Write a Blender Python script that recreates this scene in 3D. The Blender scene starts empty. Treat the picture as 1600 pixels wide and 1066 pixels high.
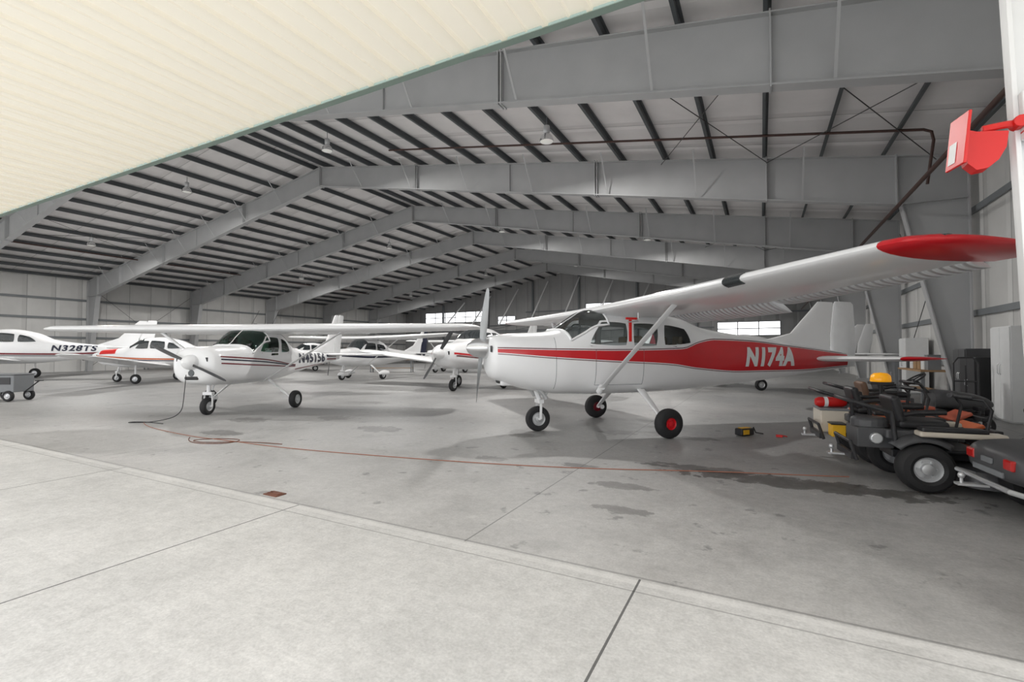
import bpy, bmesh, math, random
from mathutils import Vector, Matrix
random.seed(4)
YAW=math.radians(27.6); CY,SY=math.cos(YAW),math.sin(YAW)
def site(a,b): return (a*CY-b*SY, a*SY+b*CY)
COL=bpy.context.scene.collection
bpy.context.scene.view_settings.view_transform='Standard'
H0=1.45; RX=-20.0; RIDGE=10.93; TH=3.1; YB=53.5; XR=5.2; XL=-45.2
# ------------------------------------------------------------ materials
def nodes(m):
    m.use_nodes=True; nt=m.node_tree; return nt, nt.nodes, nt.links, nt.nodes['Principled BSDF']
def mat(name,col,rough=.5,metal=0.,var=.06,scale=6.,bump=0.,coat=0.,emit=0.,trans=0.,alpha=1.):
    m=bpy.data.materials.new(name); nt,N,L,P=nodes(m)
    tc=N.new('ShaderNodeTexCoord'); no=N.new('ShaderNodeTexNoise'); no.inputs['Scale'].default_value=scale; no.inputs['Detail'].default_value=4
    L.new(tc.outputs['Object'],no.inputs['Vector'])
    mx=N.new('ShaderNodeMix'); mx.data_type='RGBA'
    mx.inputs['A'].default_value=(*[max(0,c*(1-var)) for c in col],1); mx.inputs['B'].default_value=(*[min(1,c*(1+var)) for c in col],1)
    L.new(no.outputs['Fac'],mx.inputs['Factor']); L.new(mx.outputs['Result'],P.inputs['Base Color'])
    P.inputs['Roughness'].default_value=rough; P.inputs['Metallic'].default_value=metal
    P.inputs['Coat Weight'].default_value=coat; P.inputs['Coat Roughness'].default_value=.08
    if bump:
        b=N.new('ShaderNodeBump'); b.inputs['Strength'].default_value=bump; b.inputs['Distance'].default_value=.01
        L.new(no.outputs['Fac'],b.inputs['Height']); L.new(b.outputs['Normal'],P.inputs['Normal'])
    if emit: P.inputs['Emission Color'].default_value=(*col,1); P.inputs['Emission Strength'].default_value=emit
    if trans: 
        t=N.new('ShaderNodeBsdfTranslucent'); t.inputs[0].default_value=(*col,1); s=N.new('ShaderNodeMixShader'); s.inputs[0].default_value=trans
        L.new(P.outputs[0],s.inputs[1]); L.new(t.outputs[0],s.inputs[2]); L.new(s.outputs[0],N['Material Output'].inputs[0])
    return m
def mth(N,L,op,a,b=None,c=None):
    n=N.new('ShaderNodeMath'); n.operation=op
    for i,v in enumerate((a,b,c)):
        if v is None: continue
        if isinstance(v,(int,float)): n.inputs[i].default_value=v
        else: L.new(v,n.inputs[i])
    return n.outputs[0]
def mixc(N,L,f,a,b,mode='MIX'):
    n=N.new('ShaderNodeMix'); n.data_type='RGBA'; n.blend_type=mode
    for k,v in (('Factor',f),('A',a),('B',b)):
        if isinstance(v,(int,float)): n.inputs[k].default_value=v
        elif isinstance(v,tuple): n.inputs[k].default_value=(*v,1)
        else: L.new(v,n.inputs[k])
    return n.outputs['Result']
def noise(N,L,vec,scale,detail=5,rough=.55):
    n=N.new('ShaderNodeTexNoise'); n.inputs['Scale'].default_value=scale; n.inputs['Detail'].default_value=detail; n.inputs['Roughness'].default_value=rough
    L.new(vec,n.inputs['Vector']); return n.outputs['Fac']
def ramp(N,L,f,stops):
    r=N.new('ShaderNodeValToRGB'); e=r.color_ramp.elements
    while len(e)<len(stops): e.new(.5)
    for i,(p,c) in enumerate(stops): e[i].position=p; e[i].color=(c,c,c,1) if isinstance(c,(int,float)) else (*c,1)
    L.new(f,r.inputs[0]); return r.outputs[0]
def concrete(name,base,dark,inside):
    m=bpy.data.materials.new(name); nt,N,L,P=nodes(m)
    tc=N.new('ShaderNodeTexCoord'); v=tc.outputs['Object']; sp=N.new('ShaderNodeSeparateXYZ'); L.new(v,sp.inputs[0]); X,Y=sp.outputs[0],sp.outputs[1]
    big=noise(N,L,v,.35,6,.6); mid=noise(N,L,v,2.2,8,.72); fine=noise(N,L,v,60,3,.6); fin2=noise(N,L,v,14,5,.7)
    c=mixc(N,L,ramp(N,L,big,[(.35,0.),(.65,1.)]),dark,base)
    if inside:
        # paler strip close to the door opening
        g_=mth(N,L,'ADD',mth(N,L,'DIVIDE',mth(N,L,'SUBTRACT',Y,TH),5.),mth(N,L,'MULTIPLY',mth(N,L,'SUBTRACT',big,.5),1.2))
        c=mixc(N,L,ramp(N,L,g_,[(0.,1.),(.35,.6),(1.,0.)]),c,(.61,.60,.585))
    c=mixc(N,L,.55 if inside else .4,c,ramp(N,L,mid,[(.32,.60),(.62,1.)]),'MULTIPLY')
    c=mixc(N,L,.42,c,ramp(N,L,fin2,[(.3,.62),(.6,1.)]),'MULTIPLY')
    c=mixc(N,L,.45,c,ramp(N,L,fine,[(.3,.58),(.7,1.)]),'MULTIPLY')
    if inside:
        sm=noise(N,L,v,1.1,4,.6); spots=ramp(N,L,sm,[(.58,0.),(.66,1.)])
        c=mixc(N,L,mth(N,L,'MULTIPLY',spots,.20),c,(.09,.09,.09))
        st=noise(N,L,v,3.2,4,.6); spots2=ramp(N,L,st,[(.63,0.),(.68,1.)])
        c=mixc(N,L,mth(N,L,'MULTIPLY',spots2,.42),c,(.05,.05,.05))
        ws=noise(N,L,v,5.5,3,.5); c=mixc(N,L,mth(N,L,'MULTIPLY',ramp(N,L,ws,[(.69,0.),(.71,1.)]),.25),c,(.62,.62,.60))
        for (cx,cy,R,wd) in ((-30.,30.,24.,.1),(-31.,28.,26.,.09)):
            dx=mth(N,L,'SUBTRACT',X,cx); dy=mth(N,L,'SUBTRACT',Y,cy)
            rr=mth(N,L,'SQRT',mth(N,L,'ADD',mth(N,L,'MULTIPLY',dx,dx),mth(N,L,'MULTIPLY',dy,dy)))
            q=mth(N,L,'LESS_THAN',mth(N,L,'ABSOLUTE',mth(N,L,'SUBTRACT',rr,R)),wd)
            c=mixc(N,L,mth(N,L,'MULTIPLY',mth(N,L,'MULTIPLY',q,ramp(N,L,mid,[(.45,0.),(.55,1.)])),.15),c,(.04,.04,.04))
        wob=noise(N,L,v,4.5,6,.65)
        for (a,b,rx,ry,s) in STAINS:
            x,y=site(a,b)
            dx=mth(N,L,'DIVIDE',mth(N,L,'SUBTRACT',X,x),rx); dy=mth(N,L,'DIVIDE',mth(N,L,'SUBTRACT',Y,y),ry)
            d=mth(N,L,'ADD',mth(N,L,'ADD',mth(N,L,'MULTIPLY',dx,dx),mth(N,L,'MULTIPLY',dy,dy)),mth(N,L,'MULTIPLY',mth(N,L,'SUBTRACT',wob,.5),5.))
            f=ramp(N,L,mth(N,L,'MULTIPLY',d,.5),[(.0,1.),(.45,.85),(.55,0.)])
            c=mixc(N,L,mth(N,L,'MULTIPLY',f,s),c,(.035,.032,.028))
        per,off=6.1,-2.03
        e=mth(N,L,'LESS_THAN',mth(N,L,'ABSOLUTE',mth(N,L,'SUBTRACT',Y,TH+.02)),.010); c=mixc(N,L,mth(N,L,'MULTIPLY',e,.45),c,(.1,.1,.1))
    else:
        per,off=3.2,-.7
        e=mth(N,L,'LESS_THAN',mth(N,L,'ABSOLUTE',mth(N,L,'SUBTRACT',Y,TH-.05)),.03); c=mixc(N,L,mth(N,L,'MULTIPLY',e,.3),c,(.82,.81,.79))
        e=mth(N,L,'LESS_THAN',mth(N,L,'ABSOLUTE',mth(N,L,'SUBTRACT',Y,TH-.17)),.006); c=mixc(N,L,mth(N,L,'MULTIPLY',e,.5),c,(.15,.15,.15))
        e=mth(N,L,'PINGPONG',Y,.02); c=mixc(N,L,.05,c,ramp(N,L,mth(N,L,'MULTIPLY',e,50.),[(0,.5),(1,1.)]),'MULTIPLY')
    j=mth(N,L,'PINGPONG',mth(N,L,'SUBTRACT',X,off),per/2); jl=mth(N,L,'LESS_THAN',j,.007)
    c=mixc(N,L,mth(N,L,'MULTIPLY',jl,.8 if not inside else .55),c,(.03,.03,.03))
    if inside:
        j2=mth(N,L,'LESS_THAN',mth(N,L,'PINGPONG',mth(N,L,'SUBTRACT',Y,9.7),3.65),.006); c=mixc(N,L,mth(N,L,'MULTIPLY',j2,.35),c,(.05,.05,.05))
    L.new(c,P.inputs['Base Color'])
    L.new(ramp(N,L,mid,[(.3,.38 if inside else .7),(.7,.58 if inside else .85)]),P.inputs['Roughness'])
    P.inputs['Specular IOR Level'].default_value=.36
    b=N.new('ShaderNodeBump'); b.inputs['Strength'].default_value=.15 if inside else .3; b.inputs['Distance'].default_value=.004
    L.new(fine,b.inputs['Height']); L.new(b.outputs['Normal'],P.inputs['Normal'])
    return m
STAINS=[(3.2,5.25,1.3,.26,.75),(2.35,5.95,.7,.15,.6),(1.15,5.2,.33,.13,.5),(1.0,4.4,.3,.11,.5),(.85,6.1,.22,.12,.6),(.2,8.3,.3,.2,.45),(-.3,6.5,.25,.15,.4),(-5.2,8.6,.5,.2,.5),(3.1,8.0,.28,.2,.5),(-2.5,9.,.5,.3,.4),(-5.6,10.2,.5,.3,.45),(1.9,8.6,.35,.2,.45),(-3.9,10.5,.4,.3,.4)]
def corrug(name,col,axis,scale,rough=.4,strength=.5,dist=.02):
    m=mat(name,col,rough); nt,N,L,P=nodes(m)
    tc=N.new('ShaderNodeTexCoord'); w=N.new('ShaderNodeTexWave'); w.bands_direction=axis; w.inputs['Scale'].default_value=scale; w.wave_profile='SIN'
    L.new(tc.outputs['Object'],w.inputs['Vector']); b=N.new('ShaderNodeBump'); b.inputs['Strength'].default_value=strength; b.inputs['Distance'].default_value=dist
    L.new(w.outputs['Fac'],b.inputs['Height']); L.new(b.outputs['Normal'],P.inputs['Normal'])
    return m
def glassmat(name,tint):
    m=bpy.data.materials.new(name); nt,N,L,P=nodes(m); N.remove(P)
    t=N.new('ShaderNodeBsdfTransparent'); t.inputs[0].default_value=(*tint,1); g=N.new('ShaderNodeBsdfGlossy'); g.inputs['Roughness'].default_value=.03
    fr=N.new('ShaderNodeFresnel'); fr.inputs[0].default_value=1.5; s=N.new('ShaderNodeMixShader')
    L.new(fr.outputs[0],s.inputs[0]); L.new(t.outputs[0],s.inputs[1]); L.new(g.outputs[0],s.inputs[2]); L.new(s.outputs[0],N['Material Output'].inputs[0]); return m
M={}
M['clear']=glassmat('clear_cabin_glass',(.76,.80,.80))
M['clearg']=glassmat('green_tinted_cabin_glass',(.36,.66,.57))
M['white']=mat('aircraft_white_paint',(.90,.905,.91),.3,var=.02,coat=.35)
M['ribbed']=corrug('ribbed_white_control_skin',(.88,.89,.90),'Y',3.2,.35,1.,.04)
M['red']=mat('aircraft_red_paint',(.62,.008,.016),.3,var=.05,coat=.4)
M['darkred']=mat('dark_red_pinstripe',(.12,.008,.012),.3)
M['glass']=mat('dark_cabin_glass',(.025,.032,.035),.06,var=.2,coat=1.)
M['greenglass']=mat('green_tinted_glass',(.03,.10,.085),.06,var=.2,coat=1.)
M['black']=mat('black_rubber',(.016,.016,.017),.7,var=.2,scale=30)
M['blackp']=mat('black_plastic',(.022,.022,.024),.45,var=.2)
M['navy']=mat('dark_blue_lettering',(.012,.015,.04),.35)
M['hub']=mat('silver_hub',(.62,.63,.64),.35,.6)
M['alu']=mat('polished_aluminium',(.72,.73,.74),.22,.9)
M['prop']=mat('dark_propeller',(.065,.067,.07),.3)
M['propw']=mat('grey_propeller',(.50,.52,.53),.35,.3)
M['yellow']=mat('safety_yellow',(.75,.42,.02),.4)
M['maroon']=mat('maroon_paint',(.18,.01,.02),.3,coat=.4)
M['orange']=mat('orange_paint',(.58,.13,.04),.4,coat=.2)
M['rorange']=mat('faded_red_orange_paint',(.48,.10,.05),.4,coat=.2)
M['creamp']=mat('cream_mower_paint',(.62,.56,.47),.4,coat=.2)
M['tan']=mat('tan_seat_fabric',(.42,.36,.28),.8)
M['brown']=mat('brown_vinyl',(.16,.09,.055),.5)
M['grey']=mat('grey_enamel',(.20,.21,.22),.4)
M['dgrey']=mat('charcoal_plastic',(.07,.071,.075),.42,var=.15)
M['steel']=mat('frame_grey_primer',(.41,.415,.42),.5,var=.1,scale=1.5)
M['purlin']=mat('purlin_dark_grey',(.075,.083,.088),.55,var=.1)
M['galv']=mat('girt_grey',(.20,.215,.225),.5)
M['rust']=mat('rust_red_pipe',(.06,.028,.022),.6,var=.25,scale=12)
M['rustp']=mat('rusty_plate',(.16,.06,.035),.8,var=.5,scale=20)
M['creamt']=mat('cream_translucent_door_panel',(.90,.84,.71),.5,var=.015,scale=1.,trans=.24)  # translucency added so sky light glows through and brightens the underside
M['frontt']=mat('white_fill_light_front_wall',(.93,.93,.91),.6,var=.015,scale=1.,trans=.46)  # translucency added to the unseen front walls, passing soft fill light onto the frames
M['green']=mat('sage_green_trim',(.22,.29,.25),.5)
M['signred']=mat('signal_red_paint',(.62,.012,.01),.4)
M['lightwhite']=mat('white_enamel',(.75,.76,.76),.4)
M['hose']=mat('orange_rubber_hose',(.34,.14,.09),.6)
M['wood']=mat('raw_plywood',(.36,.22,.11),.7,var=.25,scale=5)
M['amber']=mat('amber_lens',(.95,.40,.01),.15,emit=.3)
M['tail']=mat('red_lens',(.55,.012,.01),.15,coat=1)
M['lens']=mat('lamp_diffuser',(.9,.9,.86),.3,emit=.1)
M['paper']=mat('white_label',(.85,.85,.85),.6)
def wallmat(name,col,axisperiod,axis,rough=.55):
    m=bpy.data.materials.new(name); nt,N,L,P=nodes(m)
    tc=N.new('ShaderNodeTexCoord'); v=tc.outputs['Object']; sp=N.new('ShaderNodeSeparateXYZ'); L.new(v,sp.inputs[0])
    n=noise(N,L,v,.8,5,.6); c=mixc(N,L,n,tuple(k*.82 for k in col),tuple(min(1,k*1.12) for k in col))
    j=mth(N,L,'PINGPONG',sp.outputs[axis],axisperiod/2)
    c=mixc(N,L,mth(N,L,'MULTIPLY',mth(N,L,'LESS_THAN',j,.018),.5),c,(.10,.10,.10))
    bb=mth(N,L,'MINIMUM',mth(N,L,'MULTIPLY',j,4.),1.)
    b=N.new('ShaderNodeBump'); b.inputs['Strength'].default_value=.6; b.inputs['Distance'].default_value=.1
    L.new(bb,b.inputs['Height']); L.new(b.outputs['Normal'],P.inputs['Normal'])
    L.new(c,P.inputs['Base Color']); P.inputs['Roughness'].default_value=rough
    return m
M['ceil']=wallmat('vinyl_roof_insulation',(.74,.72,.715),1.83,1)
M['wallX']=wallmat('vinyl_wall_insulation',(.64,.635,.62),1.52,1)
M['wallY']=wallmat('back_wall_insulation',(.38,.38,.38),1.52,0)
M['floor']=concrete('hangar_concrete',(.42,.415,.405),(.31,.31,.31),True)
M['apron']=concrete('apron_concrete',(.81,.80,.78),(.70,.695,.68),False)
# ------------------------------------------------------------ mesh builder
class MB:
    def __init__(s): s.v=[]; s.f=[]; s.m=[]
    def add(s,vs,fs,mi=0,M4=None):
        o=len(s.v)
        for p in vs:
            p=Vector(p); s.v.append(M4@p if M4 is not None else p)
        for f in fs: s.f.append(tuple(o+i for i in f)); s.m.append(mi)
        return s
    def box(s,c,d,mi=0,rot=None,taper=1.):
        x,y,z=[k/2 for k in d]; T=Matrix.Translation(Vector(c))
        if rot is not None: T=T@rot
        t=taper
        vs=[(-x,-y,-z),(x,-y,-z),(x,y,-z),(-x,y,-z),(-x*t,-y*t,z),(x*t,-y*t,z),(x*t,y*t,z),(-x*t,y*t,z)]
        return s.add(vs,[(0,3,2,1),(4,5,6,7),(0,1,5,4),(1,2,6,5),(2,3,7,6),(3,0,4,7)],mi,T)
    def beam(s,p0,p1,w,h,mi=0,side=(0,1,0),w1=None,h1=None):
        p0,p1=Vector(p0),Vector(p1); a=(p1-p0).normalized(); sd=Vector(side); sd=(sd-a*sd.dot(a)).normalized(); u=a.cross(sd)
        w1=w1 or w; h1=h1 or h; vs=[]
        for p,ww,hh in ((p0,w,h),(p1,w1,h1)):
            for i,j in ((-1,-1),(1,-1),(1,1),(-1,1)): vs.append(p+sd*ww/2*i+u*hh/2*j)
        return s.add(vs,[(0,1,2,3),(7,6,5,4),(0,4,5,1),(1,5,6,2),(2,6,7,3),(3,7,4,0)],mi)
    def tube(s,pts,r,n=10,mi=0,cap=True):
        pts=[Vector(p) for p in pts]; rs=r if isinstance(r,(list,tuple)) else [r]*len(pts)
        vs=[];fs=[]; prev=None
        for i,p in enumerate(pts):
            d=(pts[min(i+1,len(pts)-1)]-pts[max(i-1,0)]).normalized()
            if prev is None:
                u=d.orthogonal().normalized()
            else: u=(prev-d*prev.dot(d)).normalized()
            prev=u; w=d.cross(u)
            for k in range(n):
                t=2*math.pi*k/n; vs.append(p+(u*math.cos(t)+w*math.sin(t))*rs[i])
        for i in range(len(pts)-1):
            for k in range(n):
                k2=(k+1)%n; fs.append((i*n+k,i*n+k2,(i+1)*n+k2,(i+1)*n+k))
        if cap: fs.append(tuple(range(n))[::-1]); fs.append(tuple((len(pts)-1)*n+k for k in range(n)))
        return s.add(vs,fs,mi)
    def revolve(s,prof,o,axis,n=24,mi=0,close=False):
        a=Vector(axis).normalized(); u=a.orthogonal().normalized(); w=a.cross(u); o=Vector(o); vs=[];fs=[]
        for r,h in prof:
            for k in range(n):
                t=2*math.pi*k/n; vs.append(o+a*h+(u*math.cos(t)+w*math.sin(t))*max(r,1e-4))
        m=len(prof); rng=range(m if close else m-1)
        for i in rng:
            j=(i+1)%m
            for k in range(n):
                k2=(k+1)%n; fs.append((i*n+k,i*n+k2,j*n+k2,j*n+k))
        return s.add(vs,fs,mi)
    def grid(s,rows,mi=0,closeU=False,caps=False,skip=None):
        o=[];fs=[]; n=len(rows[0])
        for r in rows: o+=r
        for i in range(len(rows)-1):
            for k in range(n if closeU else n-1):
                k2=(k+1)%n
                if skip and skip((rows[i][k]+rows[i+1][k2])/2): continue
                fs.append((i*n+k,i*n+k2,(i+1)*n+k2,(i+1)*n+k))
        if caps: fs.append(tuple(range(n))[::-1]); fs.append(tuple((len(rows)-1)*n+k for k in range(n)))
        return s.add(o,fs,mi)
    def foil(s,secs,n=9,t0=0.,t1=1.,off=0.,mi=0,up=.62):
        def yt(t): return (2.969*math.sqrt(t)-1.26*t-3.516*t*t+2.843*t**3-1.036*t**4)
        ts=[t0+(t1-t0)*(1-math.cos(math.pi*i/(2*n)))  for i in range(n+1)]
        rows=[]
        for LE,TE,th,Nn in secs:
            LE,TE,Nn=Vector(LE),Vector(TE),Vector(Nn).normalized(); r=[]
            for t in reversed(ts): r.append(LE+(TE-LE)*t+Nn*(th*yt(t)*up+off))
            for t in ts[1:] if t0==0 else ts: r.append(LE+(TE-LE)*t-Nn*(th*yt(t)*(1-up)+off))
            rows.append(r)
        return s.grid(rows,mi,closeU=True,caps=True)
    def obj(s,name,mats,parent=None,smooth=None,bevel=0.,loc=(0,0,0),seg=2):
        me=bpy.data.meshes.new(name); me.from_pydata([tuple(v) for v in s.v],[],s.f)
        ms=mats if isinstance(mats,(list,tuple)) else [mats]
        for m in ms: me.materials.append(M[m] if isinstance(m,str) else m)
        for i,p in enumerate(me.polygons): p.material_index=s.m[i]
        bm=bmesh.new(); bm.from_mesh(me); bmesh.ops.recalc_face_normals(bm,faces=bm.faces); bm.to_mesh(me); bm.free()
        if smooth: me.shade_smooth(); me.set_sharp_from_angle(angle=math.radians(smooth))
        o=bpy.data.objects.new(name,me); COL.objects.link(o); o.location=loc
        if parent: o.parent=parent
        if bevel:
            b=o.modifiers.new('bevel','BEVEL'); b.width=bevel; b.segments=seg; b.limit_method='ANGLE'; b.angle_limit=math.radians(40)
        return o
def tag(o,label,cat,group=None,kind=None):
    o['label']=label; o['category']=cat
    if group: o['group']=group
    if kind: o['kind']=kind
    return o
def thing(name,label,cat,loc=(0,0,0),rz=0,group=None,sc=1.):
    e=bpy.data.objects.new(name,None); COL.objects.link(e); e.empty_display_size=.2; e.location=loc; e.rotation_euler=(0,0,rz); e.scale=(sc,)*3
    return tag(e,label,cat,group)
def copy_tree(o,name_loc,group=None):
    n=o.copy(); COL.objects.link(n); n.location=name_loc
    for c in o.children:
        d=c.copy(); COL.objects.link(d); d.parent=n
        for g in c.children:
            h=g.copy(); COL.objects.link(h); h.parent=d
    return n
def struct(o): o['kind']='structure'; return o
def roofz(X): return RIDGE-abs(X-RX)/6
# ------------------------------------------------------------ hangar shell
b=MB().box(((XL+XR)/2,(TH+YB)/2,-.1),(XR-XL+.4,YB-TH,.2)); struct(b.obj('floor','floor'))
b=MB().box((-10,TH-41,-.1),(160,82,.2)); tag(struct(b.obj('concrete_apron','apron')),'pale weathered concrete apron outside the hangar threshold','concrete apron',kind='structure')
b=MB()
for sx in (1,-1):
    e=25.2*sx; zr=RIDGE+.26; ze=RIDGE+.26-25.2/6
    b.add([(RX,TH,zr),(RX+e,TH,ze),(RX+e,YB,ze),(RX,YB,zr),(RX,TH,zr+.08),(RX+e,TH,ze+.08),(RX+e,YB,ze+.08),(RX,YB,zr+.08)],
      [(0,1,2,3),(7,6,5,4),(0,4,5,1),(1,5,6,2),(2,6,7,3),(3,7,4,0)])
struct(b.obj('ceiling','ceil'))
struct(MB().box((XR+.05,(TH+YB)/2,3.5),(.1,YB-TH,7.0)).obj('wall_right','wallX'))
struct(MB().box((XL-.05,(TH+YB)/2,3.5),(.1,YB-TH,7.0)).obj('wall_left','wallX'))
def gable(name,Y,z0,x0,x1,holes,m):
    bm=bmesh.new(); loops=[[(x0,z0),(x1,z0),(x1,roofz(x1)+.26),(RX,RIDGE+.26),(x0,roofz(x0)+.26)]]+[[(a,c),(bb,c),(bb,d),(a,d)] for a,bb,c,d in holes]
    ed=[]
    for lp in loops:
        vs=[bm.verts.new((x,Y,z)) for x,z in lp]
        for i in range(len(vs)): ed.append(bm.edges.new((vs[i],vs[(i+1)%len(vs)])))
    bmesh.ops.triangle_fill(bm,use_beauty=True,use_dissolve=False,edges=ed)
    me=bpy.data.meshes.new(name); bm.to_mesh(me); bm.free(); me.materials.append(M[m]); o=bpy.data.objects.new(name,me); COL.objects.link(o); return struct(o)
HO=[(-41.6,-31.7,5.4,6.8),(-18.2,-12.6,5.8,7.1),(-4.0,1.7,3.1,4.5),(-30,-27.5,5.0,6.0)]
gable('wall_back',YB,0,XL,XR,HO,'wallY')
gable('wall_front',TH+.12,3.9,XL,XR,[],'frontt')
struct(MB().box(((1.5+XR)/2,TH+.12,1.95),(XR-1.5,.02,3.9)).obj('wall_front_jamb','frontt'))
for i,(a,c,z0,z1) in enumerate(HO):
    b=MB(); n=max(2,int((c-a)/1.6))
    for k in range(n+1): b.box((a+(c-a)*k/n,YB,(z0+z1)/2),(.08,.08,z1-z0+.07))
    for z in (z0,z1,(z0+z1)/2): b.box(((a+c)/2,YB,z),(c-a,.08,.08))
    struct(b.obj('window_%d'%(i+1),'galv'))
# open canopy door of ribbed cream panel
b=MB(); xs=[]; x=XL
ZC=3.79
while x<XR:
    xs+= [(x,ZC),(x+.13,ZC),(x+.138,ZC-.010),(x+.152,ZC-.010),(x+.16,ZC),(x+.27,ZC),(x+.282,ZC-.028),(x+.312,ZC-.028),(x+.325,ZC)]; x+=.33
b.grid([[Vector((x,TH-.02,z)) for x,z in xs],[Vector((x,-.9,z)) for x,z in xs]])
d=struct(b.obj('door_1','creamt')); d['label']='cream ribbed hangar door swung open overhead'
struct(MB().box(((XL+XR)/2,TH+.012,ZC-.01),(XR-XL,.02,.06)).box(((XL+XR)/2,TH-.012,ZC-.040),(XR-XL,.065,.006)).obj('trim_1','green'))
# ------------------------------------------------------------ frames
FY=[9.74,17.06,24.4,31.7,38.9,46.2]
def zb(x): return RIDGE-x/6-(.95+x/23.55*.43)
def zt(x): return RIDGE-x/6
def make_frame(Y,full):
    e=thing('steel_frame','grey primed tapered steel portal frame spanning the hangar','steel frame',(RX,Y,0),group='portal frames along the hangar')
    for sx in (1,-1):
        b=MB(); t=.012
        pts=[(0,zb(0)),(8,zb(8)),(16,zb(16)),(23.55,zb(23.55)),(23.55,zt(23.55)),(16,zt(16)),(8,zt(8)),(0,zt(0))]
        vs=[(sx*x,-t,z) for x,z in pts]+[(sx*x,t,z) for x,z in pts]; n=8
        fs=[(0,1,6,7),(1,2,5,6),(2,3,4,5),(8,15,14,9),(9,14,13,10),(10,13,12,11)]+[(i,i+8,(i+1)%8+8,(i+1)%8) for i in range(8)]
        b.add(vs,fs)
        b.beam((0,0,zt(0)),(sx*23.55,0,zt(23.55)),.28,.025); 
        b.beam((0,0,zb(0)),(sx*23.55,0,zb(23.55)),.28,.03)
        for x in (.02,6.2,6.28,14.6,14.68,20.2,23.45): b.box((sx*x,0,(zt(x)+zb(x))/2),(.03,.30 if x>1 else .34,zt(x)-zb(x)+.1))
        b.box((sx*11.,0,(zt(11.)+zb(11.))/2),(.012,.14,zt(11.)-zb(11.)))
        b.obj('rafter','steel',e)
        c=MB(); xi,zi=23.55,zb(23.55)
        pts=[(xi,zi),(24.70,0),(25.0,0),(25.0,zt(25)),(xi,zt(xi))]
        vs=[(sx*x,-t,z) for x,z in pts]+[(sx*x,t,z) for x,z in pts]
        c.add(vs,[(0,1,2,3,4),(9,8,7,6,5)]+[(i,i+5,(i+1)%5+5,(i+1)%5) for i in range(5)])
        c.beam((sx*xi,0,zi),(sx*24.70,0,0),.30,.03); c.beam((sx*25.0,0,0),(sx*25.0,0,zt(25)),.28,.03)
        c.beam((sx*xi,0,zt(xi)),(sx*25.0,0,zt(25)),.28,.025); c.beam((sx*xi,0,zi),(sx*25,0,zi),.26,.02)
        c.box((sx*24.86,0,.02),(.5,.36,.04))
        c.obj('column','steel',e)
        if full:
            for i in range(1,15,2):
                x=.4+1.52*i+1.0
                if x>22.5: continue
                for dy in (1,-1):
                    MB().beam((sx*x,dy*.13,zb(x)+.03),(sx*x,dy*(.95),zt(x)+.04),.05,.012,side=(1,0,0)).obj('flange_brace','steel',e)
for i,Y in enumerate(FY): make_frame(Y,i<4)
# purlins
L=YB-TH-.2
pm=MB(); pm.box((0,0,0),(.014,L,.19)).box((.035,0,.09),(.07,L,.012)).box((-.035,0,-.09),(.07,L,.012))
p0=None
for sx in (1,-1):
    for i in range(17):
        X=RX+sx*(.4+1.52*i)
        if p0 is None: p0=pm.obj('purlin','purlin',loc=(X,(TH+YB)/2+.15,roofz(X)+.115)); o=p0
        else: o=p0.copy(); COL.objects.link(o); o.location=(X,(TH+YB)/2+.15,roofz(X)+.115)
        tag(o,'dark grey steel roof purlin under white insulation','roof purlin',group='roof purlins')
# girts
def girt(p0,p1):
    tag(MB().beam(p0,p1,.16,.06,side=(0,0,1)).obj('wall_girt','galv'),'grey steel girt fixed along the insulated wall','wall girt',group='wall girts')
for z in (1.1,2.5,3.9,5.3): girt((XR-.05,TH+.4,z),(XR-.05,YB-.1,z)); girt((XL+.05,TH+.4,z),(XL+.05,YB-.1,z))
for z in (1.3,4.0,5.4,6.4): 
    if z==4.0: girt((XL+.2,YB-.06,z),(-4.3,YB-.06,z)); continue
    if z>5: girt((-12.,YB-.06,z),(XR-.2,YB-.06,z)); girt((-26.,YB-.06,z),(-19,YB-.06,z)); continue
    girt((XL+.2,YB-.06,z),(XR-.2,YB-.06,z))
for X in (-38.5,-31.4,-25,-19,-12.2,-6,):
    tag(MB().box((X,YB-.2,roofz(X)/2),(.16,.2,roofz(X))).box((X,YB-.12,roofz(X)/2),(.3,.02,roofz(X))).obj('wind_column','galv'),'grey steel wind column against the end wall','steel column',group='end wall columns')
for X in (-36,-32,-28,-24,-20,-16,-12):
    tag(MB().beam((X,YB-3.4,4.6),(X+1.2,YB-.5,roofz(X+1.2)-.5),.12,.12).obj('diagonal_strut','lightwhite'),'white diagonal strut of the far door truss','strut',group='far door truss struts')
    tag(MB().beam((X-2,YB-3.4,4.6),(X+2,YB-3.4,4.6),.12,.12).beam((X-2,YB-3.4,4.0),(X+2,YB-3.4,4.0),.08,.08).beam((X-2,YB-3.4,4.0),(X+2,YB-3.4,4.6),.05,.05).obj('truss_chord','purlin'),'dark steel door truss chord near the end wall','truss',group='far door truss chords')
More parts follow.
